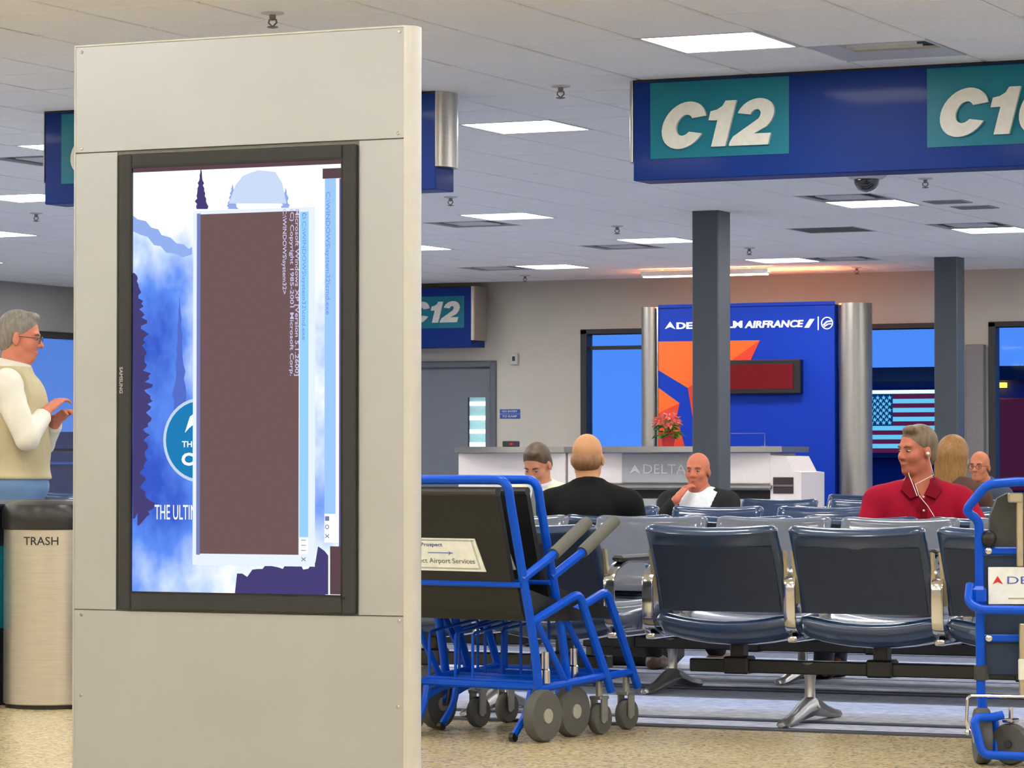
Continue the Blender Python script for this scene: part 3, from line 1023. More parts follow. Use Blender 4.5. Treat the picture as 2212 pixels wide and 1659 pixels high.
def photo_screen():
    """picture on the display: bright clouds over blue, snow and a dark tree line, as emission"""
    m = bpy.data.materials.new('screen_picture')
    m.use_nodes = True
    nt = m.node_tree
    nt.nodes.clear()
    o = nt.nodes.new('ShaderNodeOutputMaterial'); e = nt.nodes.new('ShaderNodeEmission')
    tc = nt.nodes.new('ShaderNodeTexCoord'); mp = nt.nodes.new('ShaderNodeMapping')
    mp.inputs['Scale'].default_value = (3.4, 1, 2.6); mp.inputs['Location'].default_value = (3.1, 0, 0.4)
    n = nt.nodes.new('ShaderNodeTexNoise'); n.inputs['Scale'].default_value = 1.5; n.inputs['Detail'].default_value = 4; n.inputs['Roughness'].default_value = 0.55
    nt.links.new(tc.outputs['Object'], mp.inputs[0]); nt.links.new(mp.outputs[0], n.inputs['Vector'])
    sep = nt.nodes.new('ShaderNodeSeparateXYZ'); nt.links.new(tc.outputs['Object'], sep.inputs[0])
    # cloudiness: high at the top, low in the middle, high again at the foot
    mr = nt.nodes.new('ShaderNodeMapRange')
    mr.inputs['From Min'].default_value = 0.74; mr.inputs['From Max'].default_value = 1.76
    nt.links.new(sep.outputs['Z'], mr.inputs[0])
    rz = nt.nodes.new('ShaderNodeValToRGB')
    c = rz.color_ramp
    c.elements[0].position = 0.0; c.elements[0].color = (0.12, 0.12, 0.12, 1)
    c.elements[1].position = 1.0; c.elements[1].color = (0.42, 0.42, 0.42, 1)
    for p_, v_ in ((0.10, 0.10), (0.2, -0.0), (0.45, 0.0), (0.62, 0.03), (0.72, 0.16), (0.85, 0.3)):
        q = c.elements.new(p_); q.color = (max(v_, 0),) * 3 + (1,)
    nt.links.new(mr.outputs[0], rz.inputs[0])
    ad = nt.nodes.new('ShaderNodeMath'); ad.operation = 'ADD'
    nt.links.new(n.outputs['Fac'], ad.inputs[0]); nt.links.new(rz.outputs[0], ad.inputs[1])
    # brighter to the right
    mrx = nt.nodes.new('ShaderNodeMapRange'); mrx.inputs['From Min'].default_value = px0 - kiosk.location.x; mrx.inputs['From Max'].default_value = px1 - kiosk.location.x
    mrx.inputs['To Max'].default_value = 0.22
    nt.links.new(sep.outputs['X'], mrx.inputs[0])
    ad2 = nt.nodes.new('ShaderNodeMath'); ad2.operation = 'ADD'
    nt.links.new(ad.outputs[0], ad2.inputs[0]); nt.links.new(mrx.outputs[0], ad2.inputs[1])
    r = nt.nodes.new('ShaderNodeValToRGB')
    nt.links.new(ad2.outputs[0], r.inputs[0])
    c = r.color_ramp
    c.elements[0].position = 0.38; c.elements[0].color = lin((58, 92, 205)) + (1,)
    c.elements[1].position = 0.88; c.elements[1].color = (1.1, 1.12, 1.15, 1)
    q = c.elements.new(0.56); q.color = lin((98, 146, 250)) + (1,)
    q = c.elements.new(0.72); q.color = lin((190, 215, 255)) + (1,)
    nt.links.new(r.outputs[0], e.inputs[0]); nt.links.new(e.outputs[0], o.inputs[0])
    e.inputs[1].default_value = 1.0
    return m


scr = MB().box(px0, px1, KY - 0.006, KY - 0.004, pz0, pz1).build('screen', photo_screen(), t, world=True, smooth=0)
lay = [0]


def slab(name, u0, v0, u1, v1, m, lvl=1):
    """flat patch of the display picture, photo pixel corners"""
    lay[0] += 1
    d = KY - 0.0062 - 0.0004 * lvl - 0.00002 * lay[0]
    P = [K(u0, v1), K(u1, v1), K(u1, v0), K(u0, v0)]
    zt_ = (P[2][1] + P[3][1]) / 2; zb_ = (P[0][1] + P[1][1]) / 2
    return MB().box(P[0][0], P[1][0], d, d + 0.0003, zb_, zt_).build(name, m, scr, world=True, smooth=0)


def blob_shape(name, pts, m, lvl=1):
    lay[0] += 1
    d = KY - 0.0062 - 0.0004 * lvl - 0.00002 * lay[0]
    return MB().prism([K(*p) for p in pts], d, d + 0.0003).build(name, m, scr, world=True, smooth=0)


brown = emat('screen_brown', (114, 90, 90), 1.0)
dkbrown = emat('screen_dark_brown', (96, 72, 80), 1.0)
treem = emat('screen_trees', (72, 66, 120), 1.0)
whitem = emat('screen_white', (250, 252, 255), 1.15)
cyanm = emat('screen_light_blue', (150, 208, 255), 1.05)
purp = emat('screen_grey_blue', (120, 130, 190), 1.0)
violet = emat('screen_violet', (104, 92, 160), 1.0)
teal_e = emat('screen_teal', (34, 128, 186), 1.0)
# trees and distant ridge
rt = random.Random(3)


def tree_edge(name, u, v0, v1, w0, w1, m, seed):
    r_ = random.Random(seed)
    pts = [(u, v0)]
    n_ = int((v1 - v0) / 6)
    for i in range(n_ + 1):
        s_ = i / n_
        w_ = w0 + (w1 - w0) * math.sin(s_ * math.pi) ** 0.7
        pts.append((u + w_ * r_.uniform(0.5, 1.0), v0 + (v1 - v0) * s_))
    pts.append((u, v1))
    blob_shape(name, pts, m, 1)


tree_edge('picture_trees', 290, 590, 1120, 6, 44, treem, 1)
tree_edge('picture_trees', 300, 1050, 1135, 4, 40, treem, 4)


def spruce(u, v0, v1, w, m, seed):
    r_ = random.Random(seed)
    n_ = 16
    L_ = [(u - w * (i / n_) * r_.uniform(0.5, 1), v0 + (v1 - v0) * i / n_) for i in range(n_ + 1)]
    R_ = [(u + w * (i / n_) * r_.uniform(0.5, 1), v0 + (v1 - v0) * i / n_) for i in range(n_ + 1)]
    blob_shape('picture_tree', L_ + R_[::-1], m, 1)


spruce(391, 640, 900, 22, emat('screen_tree_pale', (86, 112, 205), 1.0), 7)
spruce(437, 362, 452, 18, treem, 8)
spruce(505, 398, 452, 16, emat('screen_tree_light', (150, 175, 235), 1.0), 9)
spruce(620, 405, 452, 12, emat('screen_tree_light', (150, 175, 235), 1.0), 10)
blob_shape('picture_ridge', [(290, 466), (300, 474), (318, 478), (330, 492), (345, 496), (352, 508), (372, 514), (384, 526), (400, 528), (410, 538), (418, 534), (418, 550), (398, 556), (380, 548), (362, 546), (350, 532), (336, 530), (322, 512), (308, 508), (290, 500)], emat('screen_ridge', (150, 178, 240), 1.0))
blob_shape('picture_mountain', [(497, 440), (512, 400), (528, 380), (560, 368), (598, 372), (612, 395), (622, 440)], emat('screen_mountain', (205, 222, 250), 1.0))
r_ = random.Random(11)
blob_shape('picture_trees', [(510, 1285)] + [(515 + i * 11, 1240 - 20 * math.sin(i / 16 * 2.4) + r_.uniform(-14, 14)) for i in range(18)] + [(706, 1285)], treem, 1)
blob_shape('picture_trees', [(690, 1180), (704, 1190)] + [(712, 1200), (712, 1284), (676, 1284), (680, 1260), (668, 1240), (684, 1215)], treem, 1)
# dark margins of the picture
slab('screen_margin', 290, 352, 742, 364, dkbrown, 2)
slab('screen_margin', 700, 364, 742, 386, dkbrown, 2)
slab('screen_margin', 735, 386, 742, 1284, violet, 2)
slab('screen_margin', 716, 1180, 742, 1284, dkbrown, 2)
# second window title bar at the right edge
slab('window_title_bar', 704, 386, 728, 1110, emat('screen_bar_blue', (160, 205, 255), 1.0), 2)
slab('window_edge', 728, 386, 735, 1172, whitem, 2)
slab('window_buttons', 704, 1110, 728, 1172, whitem, 2)
# round badge
def disc(u, v, r1, name, m, lvl):
    pts = [(u + r1 * math.cos(a * math.pi / 20), v + r1 * 1.14 * math.sin(a * math.pi / 20)) for a in range(40)]
    blob_shape(name, pts, m, lvl)


disc(436, 951, 80, 'badge_rim', emat('screen_badge_rim', (200, 218, 240), 1.0), 2)
disc(436, 951, 74, 'badge_disc', teal_e, 3)
blob_shape('badge_peak', [(403, 935), (414, 900), (424, 893), (424, 915), (412, 925)], whitem, 4)


def stext(s, u0, v0, u1, v1, m, down=False, bold=0.0, lvl=5, name='screen_lettering'):
    a = K(u0, v1); b = K(u1, v0)
    text_on_wall(name, s, a[0], b[0], a[1], b[1], KY - 0.0062 - 0.0004 * lvl, m, scr, 0.0003, bold, down=down)


stext('THE', 397, 953, 428, 966, whitem, bold=0.015)
stext('C', 396, 978, 422, 1006, whitem, bold=0.04)
stext('THE ULTIMATE', 338, 1091, 462, 1122, whitem, bold=0.0)
# command window
slab('window_border', 420, 452, 684, 1222, emat('screen_border', (225, 235, 255), 1.1), 6)
slab('window_side', 428, 462, 436, 1198, purp, 7)
slab('window_black_area', 436, 460, 649, 1197, brown, 8)
slab('window_title_bar', 651, 458, 670, 1160, cyanm, 8)
slab('window_buttons', 651, 1162, 670, 1196, whitem, 8)
cons = emat('screen_console_text', (205, 200, 240), 1.0)
tb = emat('screen_title_text', (120, 160, 235), 1.0)
stext('Microsoft Windows XP [Version 5.1.2600]', 640, 452, 651, 812, cons, True, 0.01, 12)
stext('(C) Copyright 1985-2001 Microsoft Corp.', 629, 452, 640, 812, cons, True, 0.01, 12)
stext('C:\\WINDOWS\\system32>', 613, 452, 624, 636, cons, True, 0.01, 12)
stext('C:\\WINDOWS\\system32\\cmd.exe', 655, 478, 666, 735, tb, True, 0.01, 12)
stext('C:\\WINDOWS\\system32\\cmd.exe', 706, 415, 718, 680, tb, True, 0.01, 12)
btn = emat('screen_button_line', (120, 130, 170), 1.0)
for v in (1166, 1177, 1188):
    slab('button_mark', 655, v, 666, v + 1.5, btn, 12)
for (u, v, s_) in ((660, 1208, 'x'), (711, 1120, '-'), (711, 1138, 'o'), (711, 1158, 'x')):
    stext(s_, u - 4, v - 5, u + 5, v + 5, btn, True, 0.0, 12)
stext('C:\\', 658, 460, 666, 474, btn, True, 0.02, 12)

# ------------------------------------------------------------------ hanging gate signs
sign_blue = mat('sign_blue', (5, 44, 122), 0.45, var=0.08, scale=1.5, coat=0.04, spec=0.15)
sign_teal = mat('sign_teal', (14, 112, 132), 0.4, spec=0.25, var=0.05, scale=2)
sign_white = mat('sign_letter_white', (214, 212, 202), 0.5)
sign_top = mat('sign_top_black', (18, 20, 30), 0.5)


def arc(cx, cz, rx, rz, a0, a1, n=18):
    return [(cx + rx * math.cos(math.radians(a0 + (a1 - a0) * i / n)), cz + rz * math.sin(math.radians(a0 + (a1 - a0) * i / n))) for i in range(n + 1)]


def glyph(ch):
    """heavy upright shapes in a 0..0.78 by 0..1 box as a list of quads strips (outer, inner)"""
    if ch == 'C':
        o = arc(0.42, 0.5, 0.43, 0.52, 22, 338, 28); i = arc(0.43, 0.5, 0.16, 0.23, 40, 320, 28)
        return [(o, i)], 0.84
    if ch == '0':
        o = arc(0.37, 0.5, 0.37, 0.52, 0, 360, 32); i = arc(0.37, 0.5, 0.12, 0.25, 0, 360, 32)
        return [(o, i)], 0.76
    if ch == '1':
        return [([(0.0, 0.78), (0.12, 0.81), (0.21, 0.88), (0.25, 1.0)], [(0.0, 0.58), (0.10, 0.58), (0.18, 0.58), (0.25, 0.58)]),
                ([(0.18, 0.0), (0.18, 0.58)], [(0.46, 0.0), (0.46, 0.58)]), ([(0.25, 0.58), (0.25, 1.0)], [(0.46, 0.58), (0.46, 1.0)])], 0.50
    if ch == '2':
        o = arc(0.36, 0.66, 0.36, 0.36, 172, 0, 16) + arc(0.36, 0.66, 0.36, 0.40, 0, -42, 6)[1:] + [(0.42, 0.25), (0.75, 0.25), (0.75, 0.0)]
        i = arc(0.36, 0.67, 0.10, 0.11, 180, 0, 16) + arc(0.36, 0.67, 0.10, 0.15, 0, -42, 6)[1:] + [(0.02, 0.20), (-0.02, 0.08), (-0.02, 0.0)]
        return [(o, i)], 0.78


def letters(s, x0, x1, z0, z1, y, parent, depth=0.02, sh=0.22):
    tot = 0
    gs = []
    for ch in s:
        g, w_ = glyph(ch)
        gs.append((g, tot))
        tot += w_ + 0.05
    tot -= 0.05
    kx = (x1 - x0) / (tot + sh)
    kz = z1 - z0
    for (g, adv), ch in zip(gs, s):
        mb = MB()
        for o, i in g:
            f_ = lambda p: (x0 + kx * (adv + p[0] + sh * p[1]), z0 + kz * p[1])
            for q in range(len(o) - 1):
                poly = [f_(o[q]), f_(o[q + 1]), f_(i[q + 1]), f_(i[q])]
                mb.prism(poly, y - depth, y)
        mb.build('letter', sign_white, parent, world=True, smooth=0)


def gate_sign(label, x0, x1, y, z0, z1, dep, panels, cap_left, cap_right, zc):
    t = thing('gate_sign', label, 'sign', ((x0 + x1) / 2, y + dep / 2, z1))
    bd = MB().box(x0, x1, y, y + dep, z0, z1 - 0.008, 0.004).build('sign_box', sign_blue, t, world=True, smooth=0)
    MB().box(x0 - 0.004, x1 + 0.004, y - 0.004, y + dep + 0.004, z1 - 0.012, z1 + 0.0, 0.002).build('top_rail', sign_top, t, world=True, smooth=0)
    for (a, b, c, d, s, la, lb, lc, ld) in panels:
        pn = MB().box(a, b, y - 0.004, y + 0.001, c, d, 0.001).build('number_panel', sign_teal, t, world=True, smooth=0)
        if s:
            letters(s, la, lb, lc, ld, y - 0.004, pn)
    for s_, xe in ((-1, x0), (1, x1)):
        if (s_ < 0 and cap_left) or (s_ > 0 and cap_right):
            w_ = cap_left if s_ < 0 else cap_right
            n_ = 14
            L_ = []
            for z in (zc, z1):
                L_.append([(xe + s_ * w_ * math.sin(math.pi * q / n_), y + dep / 2 - (dep / 2 + 0.005) * math.cos(math.pi * q / n_), z) for q in range(n_ + 1)][::-s_])
            MB().loops(L_).build('end_cap', steel_m, t, world=True, smooth=50)
    return t


SY = 15.65


def SX(u, Y=SY):
    return aty(u, 300, Y)[0]


def SZ(u, v, Y=SY):
    return aty(u, v, Y)[2]


z1 = CEIL
z0 = SZ(1368, 391)
zc = SZ(1368, 350)
# the big sign spans C12 and C10
ta, tb_, tc_, td_ = SX(1405), SX(1705), SZ(1555, 338), SZ(1555, 172)
ua, ub = SX(2003), SX(2003) + (tb_ - ta)
la, lb, lc, ld = SX(1424), SX(1690), SZ(1555, 317), SZ(1555, 219)
gate_sign('long blue hanging gate sign with white C12 and C10 on teal squares', SX(1368), ub + 0.1, SY, z0, z1, 0.22,
          [(ta, tb_, tc_, td_, 'C12', la, lb, lc, ld), (ua, ub, tc_, td_, 'C10', la + ua - ta, lb + ua - ta, lc, ld)], 0.045, 0.045, zc)
z0 = SZ(960, 408)
sgx0, sgx1 = SX(97), SX(941)
w_ = tb_ - ta
gate_sign('blue hanging gate sign mostly hidden behind the kiosk, steel cap at its right end', sgx0, sgx1, SY, z0, z1, 0.22,
          [(SX(133), SX(133) + w_, tc_, td_, 'C12', SX(133) + 0.05, SX(133) + 0.05 + (lb - la), lc, ld), (SX(133) + 1.25, SX(133) + 1.25 + w_, tc_, td_, 'C10', SX(133) + 1.3, SX(133) + 1.3 + (lb - la), lc, ld)], 0.03, 0.055, SZ(960, 358))
SY3 = 32.3
x1s = SX(1018, SY3)
tz0, tz1 = SZ(950, 709, SY3), SZ(950, 640, SY3)
lz0, lz1 = SZ(950, 697, SY3), SZ(950, 652, SY3)
gate_sign('blue C12 gate sign high on the wall over the grey door, far away', x1s - 2.4, x1s, SY3, SZ(950, 750, SY3), SZ(950, 620, SY3), 0.34,
          [(SX(875, SY3), SX(1003, SY3), tz0, tz1, 'C12', SX(884, SY3), SX(1001, SY3), lz0, lz1)], 0.03, 0.06, SZ(1000, 735, SY3))

# ------------------------------------------------------------------ back wall fittings
p = aty(1113, 776, YB)
t = thing('alarm_strobe', 'small white alarm strobe box high on the wall between door and window', 'alarm', (p[0], YB, p[2]))
MB().box(-0.042, 0.042, -0.04, 0.0, -0.062, 0.062, 0.006).build('housing', mat('alarm_white', (205, 202, 196), 0.4), t, smooth=0)
MB().box(-0.016, 0.016, -0.052, -0.038, -0.02, 0.03, 0.004).build('lens', mat('alarm_lens', (60, 58, 60), 0.2), t, smooth=0)
p = aty(1102, 894, YB)
t = thing('wall_plaque', 'small blue wall plaque with two lines of white lettering right of the grey door', 'sign', (p[0], YB, p[2]))
for j, dz in enumerate((0.027, -0.027)):
    pl = MB().box(-0.12, 0.12, -0.012, 0.0, dz - 0.023, dz + 0.023, 0.002).build('plate', mat('plaque_blue', (40, 84, 176), 0.4), t, smooth=0)
    text_on_wall('lettering', 'NO ENTRY' if j == 0 else 'TO RAMP', p[0] - 0.09, p[0] + 0.09, p[2] + dz - 0.011, p[2] + dz + 0.011, YB - 0.012, sign_white, pl, 0.001, 0.02)

# ------------------------------------------------------------------ airline backdrop
BY = 31.4


def B(u, v, Y=BY):
    q = aty(u, v, Y)
    return q[0], q[2]


bx0, bx1 = B(1422, 800)[0], B(1803, 800)[0]
btop = B(1610, 661)[1]
t = backdrop = thing('airline_backdrop', 'tall blue backdrop wall with orange emblem between two brushed steel posts', 'backdrop', ((bx0 + bx1) / 2, BY, 0.008))
panel_blue = mat('backdrop_blue', (12, 58, 180), 0.5, spec=0.2, var=0.04, scale=1.2)
MB().box(bx0, bx1, BY, BY + 0.12, 0.008, btop, 0.004).build('blue_panel', panel_blue, t, world=True, smooth=0)
MB().box(bx0, bx1, BY + 0.0, BY + 0.012, btop - 0.01, btop + 0.03).build('top_lip', panel_blue, t, world=True, smooth=0)
MB().box(bx0 + 0.05, bx1 - 0.05, BY + 0.03, BY + 0.10, btop, btop + 0.008).build('top_uplight', emat('warm_uplight', (255, 150, 95), 55), t, world=True, smooth=0)  # unseen emitter added for the warm glow on the ceiling
for s_, xa, xb in ((-1, B(1378, 800)[0], bx0), (1, bx1, B(1873, 800)[0])):
    w_ = xb - xa
    n_ = 16
    L_ = []
    for z in (0.008, btop + 0.01):
        L_.append([((xa + xb) / 2 - w_ / 2 * math.cos(math.pi * q / n_), BY + 0.16 - 0.20 * math.sin(math.pi * q / n_), z) for q in range(n_ + 1)])
    MB().loops(L_).build('steel_post', steel_m, t, world=True, smooth=50)
MB().box(bx0 - 0.012, bx0 + 0.004, BY - 0.012, BY + 0.01, 0.008, btop).build('edge_strip', chrome_m, t, world=True, smooth=0)
or1 = mat('emblem_orange', (255, 106, 22), 0.45, var=0.02, emit=0.0)
or2 = mat('emblem_red', (226, 62, 34), 0.45, var=0.02)


def bshape(name, pts, m, parent=backdrop, d0=0.0, d=0.004):
    return MB().prism([B(*q) for q in pts], BY - d0 - d, BY - d0).build(name, m, parent, world=True, smooth=0)


bshape('emblem_facet', [(1423, 738), (1642, 735), (1575, 782), (1486, 838), (1423, 800)], or1)
bshape('emblem_facet', [(1642, 735), (1617, 788), (1585, 840), (1508, 880), (1497, 905), (1486, 838), (1575, 782)], or2)
bshape('emblem_facet', [(1423, 838), (1468, 871), (1440, 884), (1423, 893)], or1)
bshape('emblem_facet', [(1468, 871), (1462, 900), (1480, 968), (1423, 968), (1423, 893), (1440, 884)], or2)
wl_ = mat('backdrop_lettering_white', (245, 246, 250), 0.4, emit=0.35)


def btext(s, u0, v0, u1, v1, shear=0.0, bold=0.03):
    a = B(u0, v1); b = B(u1, v0)
    text_on_wall('lettering', s, a[0], b[0], a[1], b[1], BY, wl_, backdrop, 0.012, bold, shear)


bshape('delta_mark', [(1437, 711), (1448, 695), (1459, 711), (1448, 706)], wl_, d=0.012)
btext('DELTA', 1462, 695, 1548, 711)
btext('KLM', 1552, 693, 1604, 709)
btext('AIRFRANCE', 1609, 691, 1736, 709, 0.15)
bshape('stripe_mark', [(1738, 708), (1750, 689), (1760, 689), (1748, 708)], wl_, d=0.012)
bshape('divider_line', [(1767, 684), (1769, 684), (1769, 713), (1767, 713)], wl_, d=0.012)
c_ = B(1787, 698)
ring = MB().tube([(c_[0] + 0.058 * math.cos(a * math.pi / 12), BY - 0.006, c_[1] + 0.058 * math.sin(a * math.pi / 12)) for a in range(24)], 0.006, 6, True)
ring.tube([(c_[0] - 0.04, BY - 0.006, c_[1] - 0.02), (c_[0], BY - 0.006, c_[1] + 0.015), (c_[0] + 0.045, BY - 0.006, c_[1] + 0.02)], 0.009, 6)
ring.tube([(c_[0] - 0.03, BY - 0.006, c_[1] - 0.035), (c_[0] + 0.01, BY - 0.006, c_[1] - 0.01), (c_[0] + 0.045, BY - 0.006, c_[1] - 0.008)], 0.007, 6)
ring.build('round_alliance_mark', wl_, backdrop, world=True)
# red display
a = aty(1500, 852, BY - 0.1); b = aty(1728, 776, BY - 0.1)
t = thing('led_display', 'black framed dark red display panel hung on the blue backdrop', 'display', ((a[0] + b[0]) / 2, BY - 0.1, a[2]))
MB().box(a[0], b[0], BY - 0.1, BY, a[2], b[2], 0.008).build('housing', black_m, t, world=True, smooth=0)
a = aty(1516, 842, BY - 0.1); b = aty(1713, 786, BY - 0.1)
MB().box(a[0], b[0], BY - 0.106, BY - 0.099, a[2], b[2]).build('red_screen', mat('display_red', (100, 5, 16), 0.5, emit=0.25, spec=0.2), t, world=True, smooth=0)

# ------------------------------------------------------------------ gate counters
CY = 29.6


def G(u, v, Y=CY):
    q = aty(u, v, Y)
    return q[0], q[2]


cw = mat('counter_white', (250, 238, 230), 0.4, var=0.02)
cg = mat('counter_grey_front', (176, 176, 174), 0.4, var=0.03)
ztop = G(1300, 965)[1]
x0, x1 = G(990, 1000)[0], G(1221, 1000)[0]
t = thing('gate_counter', 'white gate counter with steel top, left one of the two, behind the bald man', 'counter', ((x0 + x1) / 2, CY, 0.008))
MB().box(x0, x1, CY, CY + 0.7, 0.12, ztop - 0.06, 0.006).build('body', cw, t, world=True, smooth=0)
MB().box(x0 + 0.04, x1 - 0.04, CY + 0.05, CY + 0.66, 0.008, 0.12).build('plinth', dark_m, t, world=True, smooth=0)
n_ = 12
pf = [(x0 - 0.03, CY - 0.02)] + [(x0 - 0.03 + (x1 - x0 + 0.06) * q / n_, CY - 0.03 - 0.22 * math.sin(math.pi * q / n_)) for q in range(n_ + 1)] + [(x1 + 0.03, CY - 0.02), (x1 + 0.03, CY + 0.72), (x0 - 0.03, CY + 0.72)]
MB().loops([[(x, y, z) for x, y in pf] for z in (ztop - 0.055, ztop)]).build('worktop', steel_m, t, world=True, smooth=20)
x0, x1 = G(1226, 1000)[0], G(1664, 1000)[0]
t = cntb = thing('gate_counter', 'long white gate counter with steel top and grey DELTA front, right one of the two', 'counter', ((x0 + x1) / 2, CY, 0.008))
zb1, zb0 = G(1400, 1044)[1], G(1400, 1058)[1]
MB().box(x0, x1, CY, CY + 0.7, zb1, ztop - 0.06, 0.006).build('upper_body', cw, t, world=True, smooth=0)
MB().box(x0, x1, CY + 0.12, CY + 0.7, 0.12, zb0).build('lower_body', mat('counter_recess', (40, 40, 42), 0.5), t, world=True, smooth=0)
MB().box(x0, x1, CY + 0.02, CY + 0.13, 0.12, G(1400, 1077)[1], 0.004).build('lower_front', cg, t, world=True, smooth=0)
MB().box(x0 + 0.04, x1 - 0.04, CY + 0.05, CY + 0.66, 0.008, 0.12).build('plinth', dark_m, t, world=True, smooth=0)
MB().box(x0 - 0.02, x1 + 0.02, CY - 0.06, CY + 0.05, zb0, zb1, 0.02).build('mid_rail', steel_m, t, world=True, smooth=0)
pf = [(x0 - 0.03 + (x1 - x0 + 0.16) * q / n_, CY - 0.04 - 0.25 * math.sin(math.pi * q / n_)) for q in range(n_ + 1)] + [(x1 + 0.13, CY + 0.72), (x0 - 0.03, CY + 0.72)]
MB().loops([[(x, y, z) for x, y in pf] for z in (ztop - 0.055, ztop)]).build('worktop', steel_m, t, world=True, smooth=20)
a, b = G(1345, 1043), G(1492, 980)
gf = MB().box(a[0], b[0], CY - 0.02, CY + 0.01, a[1], b[1], 0.004).build('logo_front', cg, t, world=True, smooth=0)
lt_m = mat('counter_lettering', (226, 226, 222), 0.4)
MB().prism([G(1362, 1024), G(1374, 1003), G(1387, 1024), G(1374, 1017)], CY - 0.03, CY - 0.02).build('delta_mark', lt_m, gf, world=True, smooth=0)
a, b = G(1392, 1023), G(1484, 1003)
text_on_wall('lettering', 'DELTA', a[0], b[0], a[1], b[1], CY - 0.02, lt_m, gf, 0.008, 0.0)
e_ = MB().prism([G(1664, 1100), G(1664, 983), G(1697, 985), G(1714, 1018), G(1731, 1020), G(1731, 1100)], CY, CY + 0.65)
e_.build('stepped_end', cw, t, world=True, smooth=0)
a, b = G(1671, 1066), G(1714, 1031)
MB().box(a[0], b[0], CY - 0.012, CY + 0.01, a[1], b[1]).build('shelf_opening', mat('shelf_dark', (60, 44, 46), 0.6), t, world=True, smooth=0)
a, b = G(1671, 1051), G(1714, 1047)
MB().box(a[0], b[0], CY - 0.02, CY + 0.01, a[1], b[1]).build('shelf_board', mat('shelf_grey', (120, 112, 110), 0.5), t, world=True, smooth=0)
# things on the counter
a = G(1106, 958, CY + 0.2)
t = thing('desk_device', 'small dark desk device with a red light on the left counter', 'device', (a[0], CY + 0.15, ztop))
MB().box(-0.085, 0.055, 0, 0.12, 0, 0.06, 0.008).build('case', dark_m, t, smooth=0)
MB().box(-0.0, 0.03, -0.003, 0.002, 0.02, 0.04).build('light', mat('device_red', (190, 20, 30), 0.3, emit=0.6), t, smooth=0)
a = G(1652, 950, CY + 0.1)
t = thing('wire_stand', 'thin chrome wire frame standing on the right end of the counter', 'stand', (a[0], CY + 0.1, ztop))
MB().tube([(-0.62, 0, 0.004), (-0.62, 0, 0.125), (0, 0, 0.125), (0, 0, 0.004)], 0.004, 6).build('wire', chrome_m, t)
MB().box(-0.64, -0.6, -0.04, 0.04, 0, 0.005).box(-0.02, 0.02, -0.04, 0.04, 0, 0.005).build('foot', chrome_m, t, smooth=0)
# poinsettia
a = G(1441, 965, CY + 0.1)
t = thing('potted_poinsettia', 'potted poinsettia with salmon pink bracts in a red wrapped pot on the counter', 'plant', (a[0], CY + 0.12, ztop))
MB().lathe([(0.055, 0), (0.075, 0.09), (0.088, 0.115), (0.094, 0.135), (0.085, 0.13), (0.07, 0.10)], n=18).build('pot', mat('pot_wrap_red', (205, 50, 56), 0.35), t)
rp = random.Random(4)


def leaf(mb, c, az, el, ln, wd):
    d = Vector((math.cos(az) * math.cos(el), math.sin(az) * math.cos(el), math.sin(el)))
    s_ = Vector((-math.sin(az), math.cos(az), 0))
    u_ = d.cross(s_)
    c = Vector(c)
    P = [c, c + d * ln * 0.35 + s_ * wd * 0.9 + u_ * 0.008, c + d * ln * 0.55 + s_ * wd, c + d * ln - u_ * 0.02, c + d * ln * 0.55 - s_ * wd, c + d * ln * 0.35 - s_ * wd * 0.9 + u_ * 0.008, c + d * ln * 0.5 - u_ * 0.012]
    mb.add(P, [(0, 1, 6), (1, 2, 6), (2, 3, 6), (3, 4, 6), (4, 5, 6), (5, 0, 6)])


lg_m = mat('leaf_green', (70, 150, 36), 0.5)
lp_m = mat('bract_pink', (250, 140, 128), 0.5, var=0.12)
mb = MB()
for i in range(12):
    mb.tube([(rp.uniform(-0.03, 0.03), rp.uniform(-0.03, 0.03), 0.08), (rp.uniform(-0.08, 0.08), rp.uniform(-0.08, 0.08), 0.26)], 0.004, 5)
mb.build('stems', mat('stem_green', (86, 120, 50), 0.6), t)
for i in range(46):
    mb = MB()
    az = rp.uniform(0, 6.28); r_ = rp.uniform(0.02, 0.10)
    leaf(mb, (r_ * math.cos(az), r_ * math.sin(az), rp.uniform(0.10, 0.21)), az, rp.uniform(-0.3, 0.5), rp.uniform(0.07, 0.10), 0.026)
    mb.build('leaf', lg_m, t, smooth=0)
for i in range(80):
    mb = MB()
    az = rp.uniform(0, 6.28); q_ = rp.uniform(0.0, 1.0)
    r_ = 0.11 * math.sqrt(1 - q_ ** 2) + 0.01
    leaf(mb, (r_ * math.cos(az) * 0.8, r_ * math.sin(az) * 0.8, 0.20 + 0.10 * q_), az + rp.uniform(-0.5, 0.5), rp.uniform(-0.5, 0.7) + 0.4 * q_, rp.uniform(0.05, 0.085), 0.02)
    mb.build('bract', lp_m, t, smooth=0)

# ------------------------------------------------------------------ waiting area seats
vin = mat('navy_vinyl', (24, 52, 88), 0.3, scale=14, var=0.1, bump=0.05, coat=0.9)
vin_r = mat('charcoal_back_panel', (36, 47, 70), 0.55, scale=20, var=0.06)
vin_lit = mat('grey_blue_vinyl', (92, 98, 112), 0.35, scale=14, var=0.06, bump=0.05, coat=0.6)  # navy vinyl facing us, its ceiling sheen put into a grey colour
alu = mat('cast_aluminium', (170, 168, 166), 0.3, 0.9, scale=12, var=0.08)
PITCH = 0.617
SWD = 0.285


